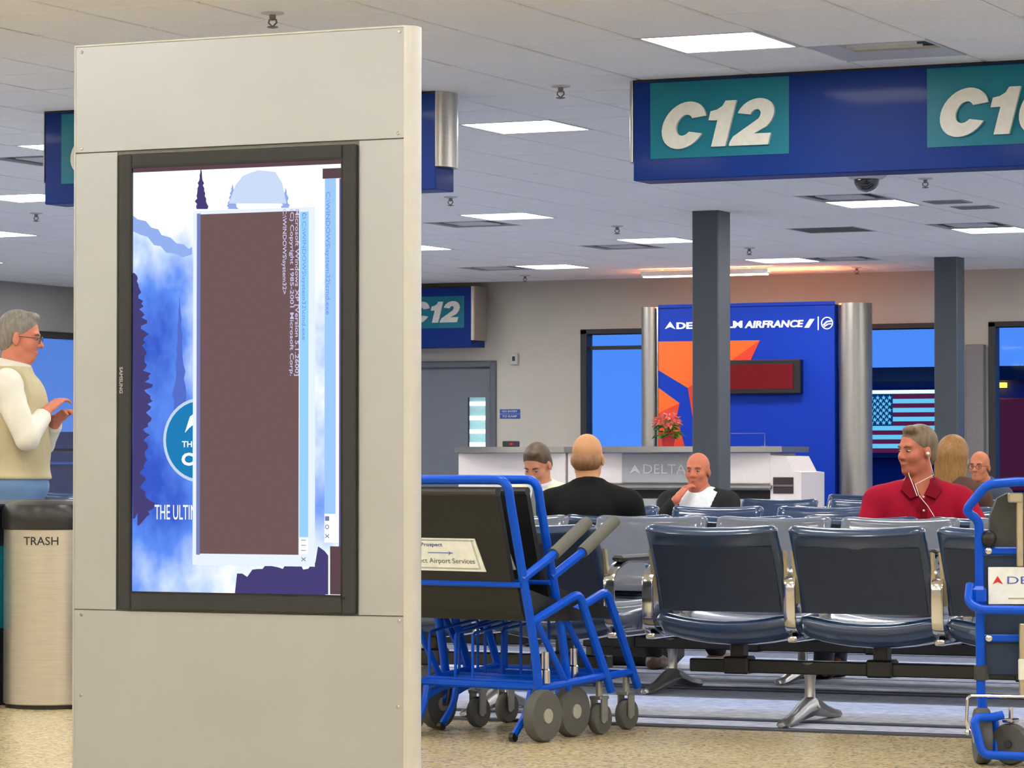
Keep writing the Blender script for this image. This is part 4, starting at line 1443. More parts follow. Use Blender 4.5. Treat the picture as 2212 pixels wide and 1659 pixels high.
def back_loop(x):
    """closed side profile of the backrest at x, facing +y"""
    e = abs(x) / SWD
    dip = 0.016 * (1 - e * e)
    bow = -0.028 * (1 - e * e)
    th = 0.022 * math.sqrt(max(0.0, 1 - max(0, (e - 0.82) / 0.18) ** 2)) + 0.004
    n_ = 8
    fr, bk = [], []
    for i in range(n_ + 1):
        s_ = i / n_
        z = 0.452 + (0.325 - dip) * s_
        y = -0.17 - 0.14 * s_ ** 1.3 + bow * (0.4 + 0.6 * s_)
        r = th * (0.5 if i == 0 else 1.0 + 0.35 * s_ ** 4)
        fr.append((x, y + r, z))
        bk.append((x, y - r * 0.8, z))
    yc, zc = (fr[-1][1] + bk[-1][1]) / 2, fr[-1][2]
    hw_ = (fr[-1][1] - bk[-1][1]) / 2
    rl = [(x, yc - 0.004 + hw_ * 1.12 * math.cos(a * math.pi / 8) , zc + 0.006 + 0.030 * (th / 0.026) * math.sin(a * math.pi / 8)) for a in range(9)]
    return fr + rl + bk[::-1]


def cush_loop(x):
    e = abs(x) / SWD
    dip = 0.036 * (1 - e * e)
    th = math.sqrt(max(0.0, 1 - max(0, (e - 0.86) / 0.14) ** 2)) * 0.5 + 0.5
    P = [(-0.19, 0.400), (-0.20, 0.425), (-0.185, 0.448), (-0.13, 0.446), (0.0, 0.436), (0.14, 0.446), (0.23, 0.455), (0.275, 0.445), (0.295, 0.415), (0.285, 0.385), (0.24, 0.365), (0.1, 0.350), (-0.06, 0.345), (-0.15, 0.360)]
    zc = 0.41
    return [(x, y, zc + (z - zc) * th - dip) for y, z in P]


XSX = [-1, -0.985, -0.955, -0.9, -0.8, -0.6, -0.35, 0, 0.35, 0.6, 0.8, 0.9, 0.955, 0.985, 1]
m_back = MB().loops([back_loop(SWD * q) for q in XSX]).mesh('backrest', 60)
m_cush = MB().loops([cush_loop(SWD * q) for q in XSX]).mesh('seat_cushion', 60)
L_ = []
for q in [-0.9, -0.88, -0.6, -0.3, 0, 0.3, 0.6, 0.88, 0.9]:
    x = SWD * q
    e = abs(q)
    bow = -0.028 * (1 - e * e)
    lo = []
    for s_ in (0.02, 0.3, 0.6, 0.86):
        z = 0.452 + 0.312 * s_
        y = -0.17 - 0.14 * s_ ** 1.3 + bow * (0.4 + 0.6 * s_)
        lo.append((x, y - 0.018, z))
    hi = [(a_, b_ - 0.008, c_) for a_, b_, c_ in lo]
    L_.append(lo + hi[::-1])
m_panel = MB().loops(L_).mesh('rear_panel', 60)
arm_path = rounded([(0, -0.10, 0.345), (0, -0.235, 0.385), (0, -0.245, 0.60), (0, -0.12, 0.648), (0, 0.21, 0.640), (0, 0.24, 0.50), (0, 0.10, 0.345)], 0.05, 4)
m_arm = MB().tube(arm_path, 0.02, 8, flat=(0.024, 0.006)).box(-0.02, 0.02, -0.22, 0.2, 0.335, 0.36, 0.006).mesh('arm_loop', 40)
m_pad = MB().box(-0.026, 0.026, -0.16, 0.20, 0.648, 0.674, 0.01).mesh('arm_pad', 40)
m_brk = MB().prism_x([(-0.20, 0.49), (-0.175, 0.49), (-0.235, 0.70), (-0.262, 0.705)], -0.004, 0.016).mesh('side_bracket', 20)
leg_b = MB().tube([(0, 0, 0.245), (0, 0, 0.23), (0, 0, 0.16), (0, 0, 0.10), (0, 0, 0.06)], [0.045, 0.03, 0.021, 0.024, 0.05], 14)
for s_ in (-1, 1):
    L_ = []
    for q, (y, zt, zb, hw_) in enumerate(((0.0, 0.108, 0.030, 0.045), (0.08, 0.092, 0.022, 0.036), (0.18, 0.058, 0.010, 0.028), (0.27, 0.038, 0.002, 0.027), (0.33, 0.030, 0.0, 0.024), (0.345, 0.020, 0.002, 0.012))):
        L_.append([(hw_ * cx, s_ * y, (zt + zb) / 2 + (zt - zb) / 2 * cz) for cx, cz in ((-0.6, -1), (0.6, -1), (1, -0.3), (0.75, 0.6), (0.3, 1), (-0.3, 1), (-0.75, 0.6), (-1, -0.3))][::s_])
    leg_b.loops(L_)
    leg_b.lathe([(0.02, 0.0), (0.02, 0.02)], (0, s_ * 0.29, 0), 10)
m_leg = leg_b.mesh('leg', 45)
m_clamp = MB().box(-0.055, 0.055, -0.05, 0.05, 0.19, 0.262, 0.008).box(-0.03, 0.03, -0.03, 0.03, 0.255, 0.345, 0.004).mesh('clamp', 30)
for me_, mm in ((m_back, vin), (m_cush, vin), (m_panel, vin_r), (m_arm, chrome_m), (m_pad, black_m), (m_brk, mat('bracket_champagne', (190, 178, 150), 0.35, 0.6)), (m_leg, alu), (m_clamp, black_m)):
    me_.materials.append(mm)
m_back_lit = m_back.copy(); m_back_lit.materials.clear(); m_back_lit.materials.append(vin_lit)
m_cush_lit = m_cush.copy(); m_cush_lit.materials.clear(); m_cush_lit.materials.append(vin_lit)


def seat_unit(label, x_left, n, y, away, pitch=PITCH, legs=None, grey=False, detail=True):  # grey: navy vinyl with its ceiling sheen put into the colour
    """one beam mounted bench of n seats; x_left: world x of its left end; away: faces +y"""
    L_ = n * pitch
    t = thing('beam_seating', label, 'seating', (x_left + L_ / 2, y, 0.008), 0 if away else math.pi, 'beam mounted waiting seats')
    t['seats'] = n
    for i in range(n):
        x = -L_ / 2 + pitch * (i + 0.5)
        b_ = link('backrest', m_back_lit if grey else m_back, None, t); b_.location = (x, 0, 0)
        if detail:
            link('rear_panel', m_panel, None, b_)
        c_ = link('seat_cushion', m_cush_lit if grey else m_cush, None, t); c_.location = (x, 0, 0)
        if detail:
            for s_ in (-1, 1):
                k_ = link('side_bracket', m_brk, None, b_); k_.location = (s_ * (SWD + 0.002) - 0.006, 0, 0)
        k_ = link('mounting_clamp', m_clamp, None, t); k_.location = (x, 0, 0)
    for i in range(n + 1):
        a_ = link('armrest', m_arm, None, t); a_.location = (-L_ / 2 + pitch * i, 0, 0)
        link('arm_pad', m_pad, None, a_)
    MB().box(-L_ / 2 + 0.1, L_ / 2 - 0.1, -0.035, 0.035, 0.195, 0.25, 0.005).build('beam', black_m, t, smooth=0)
    for x in (legs if legs is not None else (-L_ / 2 + pitch, L_ / 2 - pitch)):
        l_ = link('leg', m_leg, None, t); l_.location = (x, 0, -0.0)
    return t


R1, R2, R3 = 12.79, 14.32, 15.18
x = aty(1399, 1200, 12.55)[0]
seat_unit('navy bench with its full backs to us, nearest row, right of the nested wheelchairs', x, 4, R1, True)
x = aty(1316, 1200, 12.55)[0]
seat_unit('navy bench facing away in the nearest row, partly behind the nested blue wheelchairs', x - 3 * PITCH, 3, R1, True)
x = aty(1274, 1200, 14.6)[0]
seat_unit('grey bench facing us in the second row, behind the nearest navy bench', x, 6, R2, False, 0.62, legs=[-(-5.83 - (x + 1.86)), -(-5.83 + 2.48 - (x + 1.86))], grey=True)
seat_unit('grey bench facing us in the second row, behind the wheelchairs and the kiosk', x - 0.1 - 4 * 0.62, 4, R2, False, 0.62, grey=True)
x3 = aty(1216, 1100, 14.9)[0]
seat_unit('bench back to back with the second row, where the bald suited man sits', x3, 6, R3, True, 0.62, legs=[-5.50 - (x3 + 1.86), -5.50 + 1.86 - (x3 + 1.86)])
x4 = aty(1437, 1090, 18.2)[0] - 2 * 0.66
seat_unit('bench facing us in the fourth row, behind the bald man', x4, 4, 17.9, False, 0.66)
seat_unit('bench facing us in the fourth row, beyond the man in the red shirt', x4 + 4 * 0.66 + 0.12, 4, 17.9, False, 0.66)
seat_unit('bench facing away in the fifth row, where the long haired woman sits', x4 + 3 * 0.66, 5, 18.75, True, 0.66)
x6 = aty(1398, 1080, 22.0)[0]
seat_unit('bench facing us in the sixth row before the nearer column', x6, 4, 21.75, False, 0.66)
seat_unit('bench facing away in the seventh row, just behind the sixth', x6 + 0.2, 4, 22.4, True, 0.66) if False else None
x6b = x6 + 4 * 0.66 + 0.1
seat_unit('bench facing us in the sixth row, right of the nearer column', x6b, 4, 21.75, False, 0.66)
x7 = aty(1768, 1068, 25.6)[0]
seat_unit('far bench facing us in front of the right steel post of the blue backdrop', x7, 5, 25.4, False, 0.66)
x8 = aty(40, 1060, 24.0)[0]
seat_unit('far bench left of the kiosk behind the standing man', x8, 4, 24.0, False, 0.66)

# ------------------------------------------------------------------ bins
p = atz(76, 1530, 0)
bz = 0.008


def drum(label, x, y, r, h, body_m, nm='trash_can'):
    t = thing(nm, label, 'trash can', (x, y, 0))
    MB().lathe([(r - 0.012, 0.0), (r - 0.012, 0.02)], n=36).build('base_ring', black_m, t)
    MB().lathe([(r - 0.004, 0.018), (r, 0.022), (r, h - 0.13), (r - 0.004, h - 0.126)], n=48).build('body', body_m, t)
    MB().lathe([(r + 0.004, h - 0.128), (r + 0.008, h - 0.118), (r + 0.008, h - 0.05), (r - 0.004, h - 0.022), (r - 0.05, h - 0.005), (r * 0.62, h), (r * 0.6, h - 0.02), (r * 0.55, h - 0.06)], n=48).build('lid', mat('lid_plastic', (34, 34, 36), 0.3), t)
    return t


TR = 0.205
tcx, tcy = float(p[0]), float(p[1]) + 0.12
t = drum('brushed steel trash can with black lid and the word TRASH', tcx, tcy, TR, 0.905, mat('can_steel', (196, 190, 178), 0.32, 0.8, scale=6, var=0.06, stretch=(1, 1, 30)))
me = text_mesh('TRASH', 0.01, 0, 0.0)
n_ = len(me.vertices)
a = np.empty(n_ * 3); me.vertices.foreach_get('co', a); a = a.reshape(-1, 3)
lo, hi = a.min(0), a.max(0)
u_ = (a[:, 0] - lo[0]) / (hi[0] - lo[0]); w_ = (a[:, 1] - lo[1]) / (hi[1] - lo[1])
cd = math.atan2(-tcy, -tcx)            # direction from the can to the viewpoint
th = cd - 0.22 + (u_ - 0.5) * (0.155 / TR)
zt = 0.905 - 0.175
b = np.stack([(TR + 0.0012) * np.cos(th), (TR + 0.0012) * np.sin(th), zt - 0.02 + w_ * 0.036], 1)
me.vertices.foreach_set('co', b.ravel()); me.materials.clear(); me.update()
link('lettering', me, mat('can_print', (30, 30, 32), 0.5), t)
p2 = atz(-62, 1522, 0)
t = thing('recycling_bin', 'dark bin with a teal label at the left edge beside the steel trash can', 'trash can', (p2[0], p2[1], 0))
MB().box(-0.16, 0.155, -0.16, 0.16, 0.0, 0.86, 0.015).build('body', mat('bin_dark', (30, 40, 48), 0.4), t, smooth=0)
MB().box(-0.17, 0.165, -0.17, 0.17, 0.86, 0.90, 0.015).build('lid', black_m, t, smooth=0)
MB().box(0.154, 0.160, -0.12, 0.12, 0.34, 0.70, 0.001).box(-0.12, 0.15, -0.165, -0.16, 0.34, 0.70, 0.001).build('teal_label', mat('bin_teal', (24, 150, 176), 0.4), t, smooth=0)

# ------------------------------------------------------------------ nested transport wheelchairs
blue_m = mat('blue_enamel', (2, 76, 200), 0.3, var=0.03, spec=0.22)
sling_m = mat('black_sling_fabric', (15, 17, 18), 0.6, scale=60, var=0.15, bump=0.1)
grip_m = mat('grey_foam', (96, 94, 88), 0.75)
tyre_m = mat('grey_rubber', (82, 82, 80), 0.7)
hub_m = mat('wheel_grey', (158, 156, 146), 0.45)


def wheel(parent, name, x, y, r, w, tm, hm, z=None):
    z = r if z is None else z
    wv = MB().lathe([(r * 0.70, x - w / 2), (r * 0.94, x - w / 2), (r, x - w * 0.28), (r, x + w * 0.28), (r * 0.94, x + w / 2), (r * 0.70, x + w / 2)], (0, y, z), 28, 'x').build(name, tm, parent)
    MB().lathe([(r * 0.71, x - w * 0.42), (r * 0.71, x + w * 0.42)], (0, y, z), 24, 'x').lathe([(r * 0.28, x - w * 0.62), (r * 0.28, x + w * 0.62)], (0, y, z), 16, 'x').build('hub', hm, wv)
    return wv


def transport_chair(label, ox, oy, rz, placard=True):
    t = thing('transport_wheelchair', label, 'wheelchair', (ox, oy, 0.0), rz, 'nested blue transport wheelchairs')
    for s_ in (-1, 1):
        wheel(t, 'rear_wheel', s_ * 0.33, 0.0, 0.10, 0.048, tyre_m, hub_m)
        up = rounded([(s_ * 0.30, 0.03, 0.13), (s_ * 0.30, -0.02, 0.40), (s_ * 0.30, -0.16, 0.90)], 0.1)
        ct = [(s_ * 0.30, -0.16, 0.90), (s_ * 0.30, -0.185, 1.0), (0, -0.185, 1.0)]
        P = up + rounded(ct, 0.09, 7)[1:]
        MB().tube(P, 0.0175, 12).build('upright', blue_m, t)
        MB().tube([(s_ * 0.34, 0, 0.1), (s_ * 0.28, 0, 0.1), (s_ * 0.28, 0.02, 0.2)], 0.010, 8).build('axle_bracket', dark_m, t)
        a_ = MB().tube([(s_ * 0.30, -0.095, 0.62), (s_ * 0.325, 0.05, 0.70), (s_ * 0.325, 0.09, 0.72)], 0.017, 10).build('armrest', blue_m, t)
        MB().tube([(s_ * 0.325, 0.08, 0.715), (s_ * 0.325, 0.30, 0.835), (s_ * 0.325, 0.305, 0.838)], [0.025, 0.025, 0.016], 12).build('foam_grip', grip_m, a_)
        MB().tube(rounded([(s_ * 0.30, -0.03, 0.455), (s_ * 0.325, 0.245, 0.56), (s_ * 0.34, 0.44, 0.17)], 0.035, 4), 0.017, 10).build('front_leg', blue_m, t)
        MB().tube([(s_ * 0.30, -0.01, 0.47), (s_ * 0.31, 0.20, 0.19)], 0.014, 8).build('diagonal_strut', blue_m, t)
        MB().tube([(s_ * 0.30, 0.03, 0.20), (s_ * 0.335, 0.42, 0.235)], 0.015, 8).build('base_rail', blue_m, t)
        cs = wheel(t, 'caster_wheel', s_ * 0.30, 0.42, 0.062, 0.034, tyre_m, hub_m)
        MB().box(s_ * 0.30 - 0.028, s_ * 0.30 - 0.021, 0.395, 0.435, 0.055, 0.145).box(s_ * 0.30 + 0.021, s_ * 0.30 + 0.028, 0.395, 0.435, 0.055, 0.145).box(s_ * 0.30 - 0.028, s_ * 0.30 + 0.028, 0.385, 0.445, 0.138, 0.152, 0.003).lathe([(0.014, 0.15), (0.014, 0.21)], (s_ * 0.30, 0.415, 0), 10).build('fork', mat('fork_metal', (150, 150, 142), 0.35, 0.6), cs, smooth=30)
        MB().tube(rounded([(s_ * 0.255, 0.03, 0.19), (s_ * 0.25, 0.0, 0.10), (s_ * 0.25, -0.075, 0.025)], 0.04), 0.015, 8).build('anti_tip_tube', blue_m, t)
        MB().lathe([(0.018, s_ * 0.24), (0.018, s_ * 0.26)], (0, -0.08, 0.02), 10, 'x').build('anti_tip_roller', black_m, t)
    MB().tube([(-0.30, -0.095, 0.60), (0.30, -0.095, 0.60)], 0.011, 8).build('cross_tube', blue_m, t)
    MB().tube([(-0.30, 0.03, 0.205), (0.30, 0.03, 0.205)], 0.015, 8).build('cross_tube', blue_m, t)
    MB().tube([(-0.33, 0.40, 0.225), (0.33, 0.40, 0.225)], 0.015, 8).build('cross_tube', blue_m, t)
    # back sling hanging between the uprights
    def ys(z):
        return -0.02 - 0.14 * (z - 0.4) / 0.5
    prof_ = [(ys(z) - 0.02, z) for z in (0.61, 0.72, 0.85, 0.95)] + [(ys(z) + 0.005, z) for z in (0.95, 0.85, 0.72, 0.61)]
    MB().prism_x(prof_, -0.275, 0.255).build('back_sling', sling_m, t, smooth=0)
    MB().tube([(-0.27, ys(0.95) - 0.015, 0.955), (0.26, ys(0.95) - 0.015, 0.955)], 0.017, 10).build('sling_roll', dark_m, t)
    MB().prism_x([(ys(0.5) - 0.012, 0.50), (ys(0.6) - 0.012, 0.595), (ys(0.6) + 0.01, 0.595), (0.40, 0.47), (0.40, 0.445), (ys(0.5) + 0.01, 0.46)], -0.275, 0.275).build('seat_sling', sling_m, t, smooth=0)
    # wire basket under the seat
    for q, xx in enumerate((-0.26, -0.13, -0.045)):
        MB().tube(rounded([(xx, 0.05, 0.22), (xx, 0.05, 0.40), (xx + 0.01, 0.35, 0.44), (xx + 0.01, 0.35, 0.22)], 0.02, 3), 0.006, 6).build('basket_wire', blue_m, t)
    MB().tube([(-0.28, 0.05, 0.22), (0.27, 0.05, 0.22)], 0.009, 6).tube([(-0.28, 0.35, 0.22), (0.27, 0.35, 0.22)], 0.009, 6).build('basket_rail', blue_m, t)
    for s_ in (-1,):
        MB().tube(rounded([(s_ * 0.10, 0.18, 0.20), (s_ * 0.22, 0.12, 0.20), (s_ * 0.33, -0.02, 0.10), (s_ * 0.36, -0.10, 0.07)], 0.08, 5), 0.017, 10).build('foot_lever', blue_m, t)
    MB().lathe([(0.02, 0.22), (0.02, 0.27), (0.016, 0.275), (0.016, 0.34)], (0.30, 0.06, 0), 12).build('brake_spring', chrome_m, t)
    if placard:
        zt_, zb_ = 0.775, 0.648
        yy = lambda z: ys(z) - 0.024
        pl = MB().add([(-0.26, yy(zb_), zb_), (0.145, yy(zb_), zb_), (0.115, yy(zt_), zt_), (-0.26, yy(zt_), zt_), (-0.26, yy(zb_) + 0.005, zb_), (0.145, yy(zb_) + 0.005, zb_), (0.115, yy(zt_) + 0.005, zt_), (-0.26, yy(zt_) + 0.005, zt_)],
                      [(0, 1, 2, 3), (7, 6, 5, 4), (0, 4, 5, 1), (1, 5, 6, 2), (2, 6, 7, 3), (3, 7, 4, 0)]).build('placard', mat('placard_white', (236, 240, 238), 0.4), t, smooth=0)
        def ptxt(s, x0, x1, z0, z1, m, bold=0.01):
            me = text_mesh(s, bold, 0, 0.0)
            n_ = len(me.vertices)
            a = np.empty(n_ * 3); me.vertices.foreach_get('co', a); a = a.reshape(-1, 3)
            lo, hi = a.min(0), a.max(0)
            X_ = x0 + (a[:, 0] - lo[0]) / (hi[0] - lo[0]) * (x1 - x0)
            Z_ = z0 + (a[:, 1] - lo[1]) / (hi[1] - lo[1]) * (z1 - z0)
            Y_ = -0.02 - 0.14 * (Z_ - 0.4) / 0.5 - 0.0252
            me.vertices.foreach_set('co', np.stack([X_, Y_, Z_], 1).ravel()); me.materials.clear(); me.update()
            link('lettering', me, m, pl)
        ptxt('Prospect', -0.15, -0.045, 0.738, 0.757, mat('print_blue', (50, 90, 160), 0.5), 0.02)
        ptxt('Prospect Airport Services', -0.25, 0.10, 0.672, 0.697, mat('print_grey', (110, 116, 112), 0.5))
        fr_ = MB()
        for z in (0.657, 0.660, 0.765, 0.768):
            fr_.box(-0.25, 0.112, ys(z) - 0.0256, ys(z) - 0.0245, z - 0.0005, z + 0.0005)
        for x in (0.098, 0.103):
            fr_.tube([(x + 0.02, ys(0.657) - 0.025, 0.657), (x - 0.0, ys(0.768) - 0.025, 0.768)], 0.0006, 4)
        fr_.build('border_line', mat('print_line', (120, 128, 120), 0.5), pl, smooth=0)
        MB().tube([(-0.12, ys(0.72) - 0.026, 0.718), (0.0, ys(0.72) - 0.026, 0.718)], 0.0016, 5).prism([(-0.022, 0.727), (-0.008, 0.718), (-0.022, 0.709), (-0.014, 0.718)], ys(0.718) - 0.026, ys(0.718) - 0.0245).build('plane_mark', mat('print_blue', (50, 90, 160), 0.5), pl, smooth=0)
    return t


ang = math.radians(-12)
pr = atz(1172, 1603, 0)
ox = pr[0] - 0.33 * math.cos(ang); oy = pr[1] - 0.33 * math.sin(ang)
transport_chair('blue tube transport wheelchair with a white placard, in front of its nested twin', ox, oy, ang)
transport_chair('blue tube transport wheelchair nested behind the one with the full placard', ox + 0.0, oy + 0.27, ang)

# ------------------------------------------------------------------ wheelchair at the right edge, seen square on
D0 = 11.75
o0 = atd(2260, 1650, D0)
t = rc_ = thing('transport_wheelchair', 'blue wheelchair at the right edge with a white DELTA placard', 'wheelchair', (o0[0], o0[1], 0), YAW)
ux = (2260 - 1106) / FPX * D0


def Q(u, v, y=0.0):
    """local x, z of the chair's frame for a photo pixel at depth D0 + y"""
    d = D0 + y
    return (u - 1106) / FPX * d - ux, y, EYE + (1002 - v) / FPX * d


def mirr(P):
    return [(-x, y, z) for x, y, z in P][::-1]


push = [Q(2120, 1500, 0.0), Q(2118, 1300, -0.0), Q(2117, 1122), Q(2086, 1104, -0.02), Q(2135, 1045, -0.05), Q(2200, 1040, -0.05)]
push = rounded(push, 0.03, 5)
push = push + [(-x, y, z) for x, y, z in push[::-1]]
MB().tube(push, 0.0165, 12).build('push_frame', blue_m, t)
for v in (1189, 1377):
    a_, b_ = Q(2122, v), Q(2398, v)
    cb = MB().box(a_[0], -a_[0], -0.008, 0.008, a_[2] - 0.013, a_[2] + 0.013, 0.004).build('cross_bar', blue_m, t, smooth=0)
    for u in (2136,):
        for s_ in (1, -1):
            q_ = Q(u, v)
            MB().lathe([(0.013, -0.014), (0.013, -0.010), (0.006, -0.018)][::-1] if False else [(0.013, -0.008), (0.012, -0.016), (0.006, -0.019)], (s_ * q_[0], 0, q_[2]), 12, 'y').build('bolt', chrome_m, cb)
q_ = Q(2137, 1163)
for s_ in (1, -1):
    MB().ball((s_ * q_[0], -0.01, q_[2]), (0.028, 0.022, 0.032)).build('lock_knob', black_m, t)
# seat back seen through the frame
a_, b_ = Q(2140, 1188), Q(2380, 1064)
hd_ = [(a_[0], a_[2]), (a_[0] + 0.005, a_[2] + 0.12), (a_[0] + 0.03, b_[2] - 0.02), (a_[0] + 0.07, b_[2])]
MB().prism(hd_ + [(-x, z) for x, z in hd_[::-1]], 0.02, 0.06).build('headrest', mat('headrest_grey', (58, 60, 56), 0.7), t, smooth=0)
a_ = Q(2130, 1460)
MB().box(a_[0], -a_[0], 0.02, 0.05, a_[2], Q(2140, 1195)[2], 0.008).build('back_sling', mat('sling_navy', (26, 48, 78), 0.6), t, smooth=0)
MB().box(a_[0], -a_[0], 0.05, 0.45, 0.42, 0.45, 0.01).build('seat_sling', mat('sling_navy', (26, 48, 78), 0.6), t, smooth=0)
pl = Q(2135, 1304); pt = Q(2200, 1224)
plc = MB().box(pl[0], pl[0] + 0.30, -0.016, -0.010, pl[2], pt[2], 0.002).build('placard', mat('placard_white', (236, 240, 238), 0.4), t, smooth=0)
dm = [Q(2144, 1261), Q(2155, 1243), Q(2167, 1261), Q(2155, 1256)]
MB().prism([(x, z) for x, y, z in dm], -0.018, -0.016).build('delta_mark', mat('mark_red', (205, 40, 50), 0.5), plc, smooth=0)
me = text_mesh('DELTA', 0.0, 0, 0.0)
n_ = len(me.vertices)
a = np.empty(n_ * 3); me.vertices.foreach_get('co', a); a = a.reshape(-1, 3)
lo, hi = a.min(0), a.max(0)
q0, q1 = Q(2176, 1260), Q(2290, 1244)
me.vertices.foreach_set('co', np.stack([q0[0] + (a[:, 0] - lo[0]) / (hi[0] - lo[0]) * (q1[0] - q0[0]), np.full(n_, -0.0175), q0[2] + (a[:, 1] - lo[1]) / (hi[1] - lo[1]) * (q1[2] - q0[2])], 1).ravel())
me.materials.clear(); me.update()
link('lettering', me, mat('print_blue2', (70, 90, 190), 0.5), plc)
k_ = [Q(2178, 1290), Q(2212, 1290), Q(2212, 1293), Q(2178, 1293)]
MB().prism([(x, z) for x, y, z in k_], -0.018, -0.016).build('print_line', mat('print_tan', (180, 165, 130), 0.5), plc, smooth=0)
# champagne metal post in the middle right
cm = mat('champagne_metal', (176, 164, 140), 0.35, 0.5)
a_ = Q(2195, 1066)
MB().box(a_[0] - 0.03, a_[0] + 0.02, -0.05, -0.02, Q(0, 1085)[2], Q(0, 1064)[2], 0.004).box(a_[0], a_[0] + 0.022, -0.045, -0.02, Q(0, 1222)[2], Q(0, 1066)[2], 0.003).build('folding_bracket', cm, t, smooth=0)
MB().box(a_[0] + 0.008, a_[0] + 0.03, -0.045, -0.02, Q(0, 1500)[2], Q(0, 1345)[2], 0.003).build('lower_post', cm, t, smooth=0)
a_ = Q(2196, 1466); b_ = Q(2212, 1420)
MB().box(a_[0], a_[0] + 0.05, -0.06, -0.045, a_[2], b_[2], 0.003).build('tag', mat('tag_white', (222, 224, 214), 0.5), t, smooth=0)
for s_ in (1, -1):
    P = rounded([Q(2098, 1262, -0.02), Q(2093, 1300, -0.06), Q(2118, 1316, -0.09), Q(2260, 1318, -0.09)], 0.03, 5)
    P2 = [(s_ * x, y, z) for x, y, z in P]
    MB().tube(P2, 0.0165, 12).build('arm_hoop', blue_m, t)
    c1 = Q(2100, 1283, -0.02)
    MB().box(min(s_ * c1[0], s_ * (c1[0] + 0.05)), max(s_ * c1[0], s_ * (c1[0] + 0.05)), -0.06, 0.0, c1[2] - 0.035, c1[2] + 0.03, 0.012).build('arm_pivot', blue_m, t, smooth=0)
    MB().tube([(s_ * Q(2122, 1500)[0], 0, Q(0, 1500)[2]), (s_ * Q(2124, 1560)[0], 0.0, Q(0, 1560)[2])], 0.018, 10).build('lower_leg', blue_m, t)
    MB().lathe([(0.026, 0), (0.026, 0.05)], (s_ * Q(2121, 1455)[0], 0, Q(0, 1455)[2] - 0.02), 12).build('collar', dark_m, t)
    # wheels
    q_ = Q(2122, 1600)
    w1 = wheel(t, 'rear_wheel', s_ * q_[0], 0.0, 0.10, 0.05, tyre_m, hub_m)
    q_ = Q(2183, 1600, -0.04)
    w2 = bpy.data.objects.new('caster_wheel', None); bpy.data.objects.remove(w2)
    cw_ = MB().lathe([(0.045, -0.02), (0.068, -0.02), (0.074, -0.008), (0.074, 0.008), (0.068, 0.02), (0.045, 0.02)], n=24, axis='x').build('caster_wheel', tyre_m, t)
    cw_.location = (s_ * q_[0], -0.05, 0.074); cw_.rotation_euler = (0, 0, s_ * 0.95)
    MB().lathe([(0.046, -0.014), (0.046, 0.014)], n=20, axis='x').lathe([(0.015, -0.03), (0.015, 0.03)], n=12, axis='x').build('hub', dark_m, cw_)
    MB().tube([(0, 0.0, 0.075), (0, -0.0, 0.13)], 0.008, 8).box(-0.03, 0.03, -0.02, 0.02, 0.076, 0.09, 0.004).build('fork', chrome_m, cw_)
P = rounded([Q(2250, 1514, -0.08), Q(2150, 1548, -0.10), Q(2103, 1548, -0.12), Q(2122, 1628, -0.14), Q(2260, 1634, -0.14)], 0.03, 5)
P = P[1:] + [(-x, y, z) for x, y, z in P[::-1][1:-1]]
MB().tube(P, 0.0155, 12).build('foot_hoop', blue_m, t)
for s_ in (1, -1):
    P = rounded([Q(2108, 1548, -0.02), Q(2152, 1552, 0.0), Q(2150, 1626, -0.04)], 0.02, 4)
    MB().tube([(s_ * x, y, z) for x, y, z in P], 0.013, 10).build('inner_hoop', blue_m, t)
    P = rounded([Q(2096, 1582, -0.10), Q(2088, 1560, -0.10), Q(2091, 1502, -0.10), Q(2260, 1505, -0.10)], 0.015, 4)
    MB().tube([(s_ * x, y, z) for x, y, z in P], 0.006, 8).build('chrome_guard', chrome_m, t)
    q_ = Q(2092, 1580, -0.1)
    MB().ball((s_ * q_[0], q_[1], q_[2]), 0.011).build('guard_end', chrome_m, t)
MB().tube([Q(2250, 1514, -0.08), (0, 0.0, 0.25), (-Q(2250, 1514, -0.08)[0], -0.08, Q(2250, 1514)[2])], 0.015, 8).build('lower_cross_tube', blue_m, t)

# ------------------------------------------------------------------ people
skin_m = {}


def skin(rgb, nm):
    m = mat(nm, rgb, 0.55, scale=25, var=0.05, spec=0.3)
    m.node_tree.nodes['Principled BSDF'].inputs['Subsurface Weight'].default_value = 0.0
    return m


